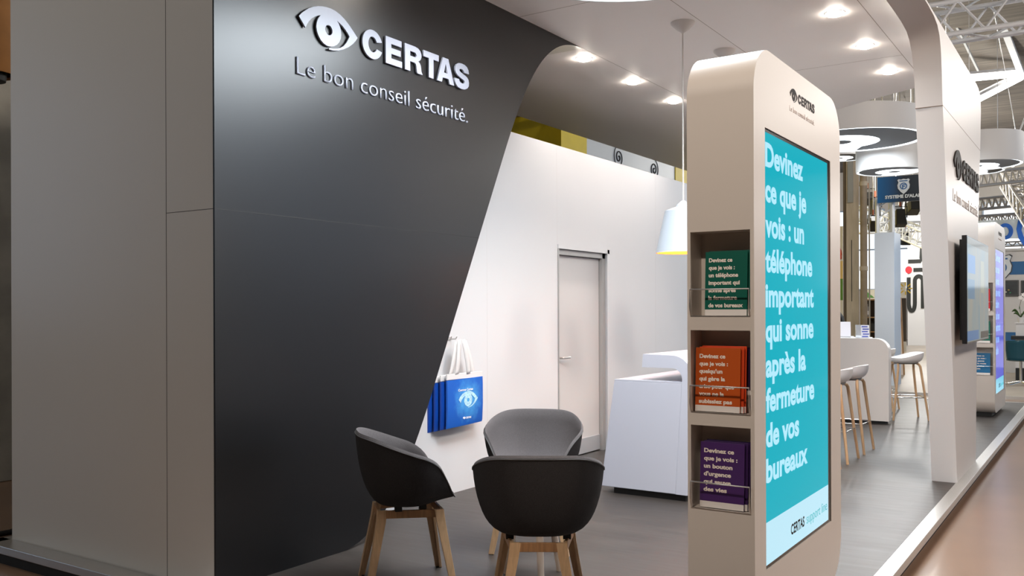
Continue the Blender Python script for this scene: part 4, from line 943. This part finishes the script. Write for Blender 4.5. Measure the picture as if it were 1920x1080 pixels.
for i in range(16):
    z = 0.2 + i * 0.23; lc.tube([(-0.18, -0.1, z), (0.03, 0.25, z + 0.23)], 0.015, 5, caps=False).tube([(0.03, 0.25, z), (0.14, -0.1, z + 0.23)], 0.015, 5, caps=False)
lc.obj('lacing', M_tubew, tt)
tpx('ceiling_truss', 'sloping truss with stage lights seen below the blue sign', (1615, 398), (1745, 452), 30, 27, 0.45, 0.45, 22, 0.03, M_tubew)
tpx('ceiling_truss', 'level truss crossing just above the grey display column', (1612, 428), (1745, 424), 28, 29, 0.30, 0.30, 22, 0.03, M_tubew)
tpx('ceiling_truss', 'truss behind the arch edge at the height of the blue sign', (1690, 384), (1760, 392), 27, 27, 0.35, 0.35, 14, 0.03, M_tubew)
def stage_light(label, u, v, d, tilt, s=1.0):
    p = px(u, v, d); t = thing('stage_light', label, 'stage light', p, 0.4, 'black stage lights')
    g = G(); ca, sa = math.cos(tilt), math.sin(tilt)
    R = lambda x, y, z: (s * x, s * (y * ca - z * sa), s * (y * sa + z * ca))
    g.add([R(*c) for c in ((-.14,-.14,-.24),(.14,-.14,-.24),(.14,.14,-.24),(-.14,.14,-.24),(-.11,-.11,.22),(.11,-.11,.22),(.11,.11,.22),(-.11,.11,.22))], [(0,3,2,1),(4,5,6,7),(0,1,5,4),(1,2,6,5),(2,3,7,6),(3,0,4,7)])
    g.obj('lamp_body', M_blackplain, t, bevel=0.02)
    G().tube([(-0.17 * s, 0, 0), (-0.17 * s, 0, 0.3 * s), (0.17 * s, 0, 0.3 * s), (0.17 * s, 0, 0)], 0.018 * s, 6).obj('yoke', M_blackplain, t)
    G().tube([(0, 0, 0.48 * s), (0, 0, 8.4 - p.z)], 0.012, 6).obj('drop_rod', M_trussg, t)
    G().tube([(0, 0, 0.3 * s), (0, 0, 0.48 * s)], 0.03 * s, 8).obj('clamp', mat('clamp_rust', hx('8A4A34'), 0.6), t)
stage_light('stage light with two housings hanging beside the concrete pipe', 1629, 372, 28.2, 1.2)
stage_light('upright stage light left of the blue sign foot', 1641, 389, 26.2, 0.2)
stage_light('tilted stage light in front of the level truss, left', 1637, 420, 24.5, 0.8, 0.8)
stage_light('stage light between the tower chords and the arch, upper', 1680, 395, 25.0, 1.3, 0.9)
stage_light('long stage light tilted down right of the tower', 1688, 408, 23.4, -0.25, 0.95)
stage_light('wide stage light beside the arch under the blue sign', 1713, 388, 23.6, 1.4, 1.15)
stage_light('lower stage light right of the grey display column, left of two', 1688, 441, 31.5, 0.1)
stage_light('lower stage light right of the grey display column, right of two', 1698, 446, 30.0, 0.1)

t0, t1 = py(1701.5, 500, 40.0), py(1752, 500, 40.0)
tw = thing('letter_tower', 'tall white tower with big black letters and a red dot, left of the arch', 'sign', (t0.x, 40.0, -0.07))
TWd, THt = t1.x - t0.x, py(1712, 392, 40.0).z + 0.07
G().box((0, 0, 0), (TWd, 1.2, THt)).obj('tower_body', mat('tower_white', hx('E9E9EA'), 0.6), tw)
Mk = mat('tower_black', hx('2A2C2A'), 0.6)
def tz(v): return py(1712, v, 40.0).z + 0.07
def tx_(u): return py(u, 540, 40.0).x - t0.x
def strk(name, pts, w, m):
    L, R_ = [], []
    for i, p in enumerate(pts):
        a, b = pts[max(0, i - 1)], pts[min(len(pts) - 1, i + 1)]; dx, dy = b[0] - a[0], b[1] - a[1]; k = math.hypot(dx, dy)
        L.append((p[0] - dy / k * w, p[1] + dx / k * w)); R_.append((p[0] + dy / k * w, p[1] - dx / k * w))
    flat_shape(name, [L + R_[::-1]], m, tw, (0, -0.004, 0), XP, ZP, depth=0.02)
sw = 0.075
xa, xb, xc, xd_ = tx_(1704), tx_(1715.5), tx_(1724), tx_(1730.5)
S_ = [(xa, tz(520)), (xa, tz(568))] + [((xa + xb) / 2 + (xb - xa) / 2 * math.cos(PI + PI * i / 10), tz(568) - 0.33 * math.sin(PI * i / 10)) for i in range(1, 10)] + [(xb, tz(568)), (xb, tz(527))] + \
     [((xb + xd_) / 2 + (xd_ - xb) / 2 * math.cos(PI - PI * i / 10), tz(527) + 0.20 * math.sin(PI * i / 10)) for i in range(1, 10)] + [(xd_, tz(527)), (xd_, tz(578))]
strk('letter', S_, sw, Mk)
strk('letter', [(tx_(1713), tz(506)), (TWd - 0.02, tz(506))], sw, Mk)
strk('letter', [(0.03, tz(490)), (tx_(1726), tz(490)), (tx_(1728), tz(484)), (tx_(1729), tz(466))], sw, Mk)
flat_shape('red_dot', [circ(tx_(1704), tz(506), 0.13, 0.15)], mat('tower_red', hx('E23A44'), 0.5), tw, (0, -0.004, 0), XP, ZP, depth=0.02)

# shelf with bottles, posters, panels further back
s0 = px(1619, 625, 23.5); s1 = px(1646, 625, 23.5)
sh = thing('shelf_unit', 'dark wooden shelf unit between concrete column and grey display column', 'shelf', (s0.x, s0.y, -0.07))
W_ = s1.x - s0.x + 0.1; zt_ = px(1630, 561, 23.5).z + 0.07; zm = px(1630, 594, 23.5).z + 0.07; zl = px(1630, 621, 23.5).z + 0.07
M_sback = mat('shelf_back_dark', hx('3E2E20'), 0.7)
G().box((0, 0.3, 0), (W_, 0.33, zt_)).obj('back_panel', M_sback, sh)
for z in (zt_, zm, zl): G().box((0, 0, z - 0.03), (W_, 0.3, z)).obj('shelf_board', M_wood, sh)
for x in (-0.03, W_): G().box((x, 0, 0), (x + 0.03, 0.33, zt_)).obj('side_panel', M_wood, sh)
for i, (x, zz) in enumerate(((0.07, zm), (W_ - 0.1, zm))):
    bt = thing('bottle', ('pale bottle at the left on the middle shelf of the wooden unit', 'pale bottle at the right on the middle shelf of the wooden unit')[i], 'bottle', (s0.x + x, s0.y + 0.12, zz - 0.065), 0, 'bottles in the wooden shelf unit')
    G().lathe([(0.0, 0), (0.05, 0.0), (0.052, 0.2), (0.02, 0.28), (0.018, 0.33), (0, 0.33)], 14).obj('bottle_body', mat('bottle_pale', hx('8D8A86'), 0.3), bt, smooth=50)
    G().lathe([(0.0535, 0.05), (0.0535, 0.15)], 14).obj('bottle_label', mat('label_white', hx('D8D6D8'), 0.5), bt)
bk_ = thing('black_bag', 'black bag slumped on the lower shelf of the wooden unit', 'bag', (s0.x + 0.2, s0.y + 0.12, zl - 0.065))
G().lathe([(0.0, 0), (0.12, 0.0), (0.15, 0.08), (0.12, 0.18), (0.04, 0.25), (0, 0.25)], 14).obj('bag_body', M_blackplain, bk_, smooth=50)
G().tube([(-0.05, 0, 0.24), (-0.03, 0, 0.31), (0.03, 0, 0.31), (0.05, 0, 0.24)], 0.01, 6).obj('bag_strap', M_blackplain, bk_)
p0, p1 = py(1620, 558, 30.0), py(1645, 548, 30.0)
ps = thing('poster_board', 'white board with a green triangle above the wooden shelf', 'poster', (p0.x, 30.0, -0.07))
G().box((0, 0, 0), (p1.x - p0.x + 0.3, 0.06, py(1630, 543, 30).z + 0.07)).obj('board', mat('poster_white', hx('E3E3E1'), 0.6), ps)
flat_shape('green_triangle', [[(0.0, py(1630, 558, 30).z + 0.07), (0.28, py(1630, 558, 30).z + 0.07), (0.02, py(1630, 545, 30).z + 0.07)]], mat('poster_green', hx('5C9C5A'), 0.6), ps, (0.03, -0.004, 0), XP, ZP, depth=0.01)
q0, q1 = py(1680, 560, 34.0), py(1704, 545, 34.0)
wb2 = thing('low_partition', 'white partition with a yellow sun over dark slats, left of the letter tower', 'partition', (q0.x - 0.2, 34.0, -0.07))
zp0, zp1 = py(1690, 559, 34).z + 0.07, py(1690, 529, 34).z + 0.07
G().box((0, 0, zp0), (q1.x - q0.x + 0.1, 0.1, zp1)).obj('white_board', mat('partition_white', hx('E6E4E0'), 0.6), wb2)
G().box((0, 0.02, 0.35), (q1.x - q0.x + 0.1, 0.1, zp0)).obj('slats', mat('dark_slats', hx('3C332C'), 0.7), wb2)
G().box((0, 0, 0), (q1.x - q0.x + 0.1, 0.1, 0.35)).obj('base', mat('partition_base', hx('C8C4BC'), 0.7), wb2)
sun = G(); cx_, cz_ = py(1698, 541, 34).x - q0.x + 0.2, py(1698, 541, 34).z + 0.07
for i in range(8):
    a = i * PI / 4; sun.tube([(cx_ + 0.10 * math.cos(a), -0.006, cz_ + 0.10 * math.sin(a)), (cx_ + 0.22 * math.cos(a), -0.006, cz_ + 0.22 * math.sin(a))], 0.022, 5)
sun.obj('sun_mark', mat('sun_yellow', hx('E9C84A'), 0.6), wb2)
e0 = py(1688, 655, 22.0)
ez = thing('sandwich_board', 'slanted white board with wooden edge between grey column and letter tower', 'sign', (e0.x - 0.1, 22.0, -0.07))
G().hexa([(0, 0.0, 0), (0.16, 0.0, 0), (0.16, 0.05, 0), (0, 0.05, 0), (-0.08, 0.35, 1.75), (0.03, 0.35, 1.75), (0.03, 0.40, 1.75), (-0.08, 0.40, 1.75)]).obj('board', mat('board_blush', hx('E4D6CE'), 0.6), ez)
G().hexa([(0.16, 0.0, 0), (0.19, 0.0, 0), (0.19, 0.05, 0), (0.16, 0.05, 0), (0.03, 0.35, 1.75), (0.06, 0.35, 1.75), (0.06, 0.40, 1.75), (0.03, 0.40, 1.75)]).obj('wooden_edge', M_wood, ez)

# blue and white banner and the neighbouring stand at the right edge
YB = 24.0
w0 = py(1862, 600, YB); w1 = py(1990, 600, YB)
bb0, bb1 = py(1828, 450, 24.6), py(1990, 408, 24.6)
bl = thing('fascia_banner', 'pale blue banner with big blue ring and arc above the neighbouring stand', 'banner', (bb0.x, 24.6, bb0.z))
BW, BHt = bb1.x - bb0.x, py(1895, 411, 24.6).z - bb0.z
G().box((0, 0, 0), (BW, 0.05, BHt)).obj('banner_panel', mat('banner_pale_blue', hx('DCE9F4'), 0.6), bl)
M_bl = mat('banner_blue', hx('1C6FE0'), 0.5)
rc = py(1885, 434, 24.6); R0, R1 = 0.195, 0.105
flat_shape('ring', [circ(rc.x - bb0.x, rc.z - bb0.z, R0 * 0.85, R0), circ(rc.x - bb0.x - 0.01, rc.z - bb0.z, R1 * 0.8, R1 * 1.05)], M_bl, bl, (0, -0.002, 0), XP, ZP, depth=0.01)
ac = py(1917, 431, 24.6); ax, az = ac.x - bb0.x, ac.z - bb0.z
arc = [(ax + 0.02, az + 0.40), (ax - 0.09, az + 0.22), (ax - 0.125, az + 0.02), (ax - 0.08, az - 0.2), (ax + 0.03, az - 0.38), (ax + 0.12, az - 0.30), (ax + 0.03, az - 0.17), (ax - 0.02, az), (ax + 0.02, az + 0.2), (ax + 0.03, az + 0.3)]
flat_shape('arc', [arc], M_bl, bl, (0, -0.002, 0), XP, ZP, depth=0.01)
def wz(v): return py(1895, v, YB).z + 0.07
nw = struct(G().box((w0.x, YB, -0.07), (w1.x, YB + 0.1, py(1895, 466, YB).z)).obj('wall_neighbour', mat('neighbour_wall', hx('CFCCCB'), 0.6)))
M_blu = mat('neighbour_blue', hx('1E5F96'), 0.5)
def strip(name, u0, u1, v0, v1, m, th=0.006):
    a, b = py(u0, v1, YB), py(u1, v0, YB); return G().box((a.x, YB - th, a.z), (b.x, YB, b.z)).obj(name, m, nw)
strip('blue_stripe', 1893, 1990, 488, 515, M_blu); strip('blue_panel', 1870, 1906, 623, 641, M_blu); strip('black_skirting', 1870, 1906, 644, 648, M_blackplain)
strip('pale_header', 1862, 1990, 467, 472, mat('header_grey', hx('A8A6A4'), 0.6), 0.03)
shp = py(1876, 503, YB); shield(nw, (shp.x, YB - 0.02, shp.z), 0.50)
def pic(label, u0, u1, v0, v1, col):
    a, b = py(u0, v1, YB), py(u1, v0, YB)
    t = thing('wall_display', label, 'picture', (a.x, YB - 0.04, a.z)); G().box((0, 0, 0), (b.x - a.x, 0.038, b.z - a.z)).obj('frame', mat('display_frame', hx('4A4846'), 0.5), t, bevel=0.01)
    sc_ = G().box((0.025, -0.002, 0.04), (b.x - a.x - 0.025, 0.0, b.z - a.z - 0.025)).obj('picture', mat('display_dark', hx(col), 0.3, noise=0.5, nscale=9), t)
    for i in range(6):
        x = 0.06 + random.random() * (b.x - a.x - 0.16); z = 0.06 + random.random() * (b.z - a.z - 0.16)
        G().box((x, -0.004, z), (x + 0.03, -0.002, z + 0.02)).obj('speck', mat('speck_%d' % i, hx(('D8D4C8', '2FA05A', 'C8A050', 'B03A3A', 'D0D0D0', '6080A0')[i]), 0.5), t)
pic('dark wall picture below the shield of the neighbouring stand', 1872, 1910.5, 525, 556, '1E201E')
pic('second dark wall picture cut by the right edge', 1914.5, 1960, 525, 556, '55575A')
cb = py(1904, 640, 21.5)
cab = thing('white_cabinet', 'white cabinet with dark worktop at the right edge', 'cabinet', (cb.x, 21.5, -0.07))
cz = lambda v: py(1910, v, 21.5).z + 0.07
G().box((0, 0, cz(690)), (1.3, 0.45, cz(637))).obj('cabinet_body', M_white, cab); G().box((0.0, 0.0, 0), (1.3, 0.44, max(0.005, cz(690)))).obj('plinth', M_blackplain, cab)
G().box((-0.08, -0.05, cz(637)), (1.35, 0.5, cz(630))).obj('worktop', M_blackplain, cab)
G().box((0.0, 0.05, cz(630)), (1.3, 0.42, cz(607))).obj('upper_box', M_white, cab, bevel=0.004); G().box((-0.02, 0.03, cz(607)), (1.32, 0.44, cz(605))).obj('top_board', M_white, cab)
oz = py(1914, 605, 21.65); orc = thing('potted_orchid', 'white orchid in a pot on the white cabinet at the right edge', 'plant', (oz.x, 21.65, cz(605) - 0.07))
G().lathe([(0.0, 0), (0.05, 0), (0.065, 0.11), (0.06, 0.11), (0.05, 0.09), (0, 0.09)], 16).obj('pot', M_white, orc, smooth=50)
M_leaf = mat('orchid_leaf', hx('3C5A2C'), 0.4, noise=0.2, nscale=10)
for (dx, dz, tx, w) in ((-0.16, 0.16, 0.3, 0.055), (-0.13, 0.10, -0.6, 0.045), (0.03, 0.07, 0.4, 0.05), (0.12, 0.13, 0.2, 0.05), (-0.03, 0.22, 0.6, 0.05)):
    vs = []; fs = []
    for i in range(7):
        s = i / 6; c = Vector((dx * s, -0.03 * s, 0.10 + dz * math.sin(s * 2.2) )); ww_ = w * math.sin(PI * min(0.98, 0.1 + 0.85 * s))
        vs += [c + Vector((0, -ww_ * 0.5, ww_ * 0.6)), c, c + Vector((0, ww_ * 0.5, -ww_ * 0.6))]
        if i: b_ = 3 * i; fs += [(b_ - 3, b_ - 2, b_ + 1, b_), (b_ - 2, b_ - 1, b_ + 2, b_ + 1)]
    G().add(vs, fs).obj('leaf', M_leaf, orc, smooth=60, solid=0.004)
G().tube([(0, 0, 0.1), (-0.02, 0, 0.35), (0.02, 0, 0.52), (0.10, 0, 0.60)], 0.005, 6).obj('stem', mat('orchid_stem', hx('6A5A44'), 0.6), orc)
M_pet = mat('orchid_petal', hx('EDE6E2'), 0.5)
for (fx_, fz) in ((0.0, 0.52), (0.05, 0.58), (0.10, 0.56), (0.07, 0.48)):
    pet = []
    for k in range(40):
        a = 2 * PI * k / 40; r = 0.045 * (0.55 + 0.45 * abs(math.cos(2.5 * a))); pet.append((fx_ + r * math.cos(a), fz + r * math.sin(a)))
    flat_shape('flower', [pet], M_pet, orc, (0, -0.02, 0), XP, ZP, depth=0.006)
hc0 = py(1914, 655, 20.0)
hc = thing('acrylic_chair', 'smoked translucent chair with chrome base at the right edge', 'chair', (hc0.x, 20.0, -0.07), 0.3)
M_smoke = mat('smoked_acrylic', (0.03, 0.10, 0.13), 0.1, alpha=0.45)
hz = lambda v: py(1910, v, 20.0).z + 0.07
vs = []; fs = []
for i in range(9):
    s = i / 8
    for j in range(9):
        t_ = j / 8 - 0.5; z = hz(676) + (hz(637) - hz(676)) * s; r = 0.24 + 0.05 * s
        vs.append((r * math.sin(t_ * 3.6), -r * math.cos(t_ * 3.6) * 0.9 + 0.02, z - 0.05 * abs(t_) * s))
        if i and j: a = i * 9 + j; fs.append((a - 10, a - 9, a, a - 1))
G().add(vs, fs).obj('back_shell', M_smoke, hc, smooth=70, solid=0.012)
G().lathe([(0.0, 0), (0.2, 0.0), (0.25, 0.02), (0.25, 0.035), (0.0, 0.02)], 24, (0, 0.0, hz(677))).obj('seat', M_smoke, hc, smooth=50)
G().tube([(0, 0, 0.03), (0, 0, hz(677))], 0.025, 10).obj('post', M_chrome, hc, smooth=60)
for k in range(5):
    a = 2 * PI * k / 5; G().tube([(0, 0, 0.08), (0.30 * math.cos(a), 0.30 * math.sin(a), 0.02)], [0.022, 0.014], 8).obj('base_arm', M_chrome, hc, smooth=60)

# left edge: tan fabric drum, cables on the floor
tn = px(-22, 70, 7.6); tzb = px(8, 140, 7.6).z
td = thing('fabric_drum', 'tan cylinder hanging at the top left edge of the photo', 'lamp', (tn.x, tn.y, tzb))
G().lathe([(0.19, 0.02), (0.205, 0.0), (0.215, 0.01), (0.215, 2.6), (0.0, 2.6)], 40).obj('fabric_sleeve', mat('tan_fabric', hx('A8743C'), 0.7, noise=0.1, nscale=5), td, smooth=50)
G().lathe([(0.0, -0.05), (0.13, -0.05), (0.14, 0.02), (0.0, 0.02)], 24).obj('bottom_fitting', M_blackplain, td, smooth=50)
G().tube([(0, 0, 2.6), (0, 0, 8.4 - tzb)], 0.02, 8).obj('hanger', M_steel, td)
for i, (v0, v1, lb) in enumerate(((1000, 985, 'upper black cable on the floor at the left edge'), (1012, 998, 'middle black cable on the floor at the left edge'), (1020, 1010, 'lower black cable on the floor at the left edge'))):
    def fl(u, v):
        q = px(u, v, 1.0) - Vector((0, 0, HC)); k = (-0.09 - HC) / q.z; return q * k + Vector((0, 0, HC))
    a, b = fl(-60, v0 + 12), fl(60, v1); m_ = (a + b) / 2 + Vector((0.05, 0.03, 0))
    cb_ = G().tube([a, m_, b], 0.02, 8).obj('floor_cable', M_blackplain, smooth=60); tag(cb_, lb, 'cable', 'cables on the hall floor')
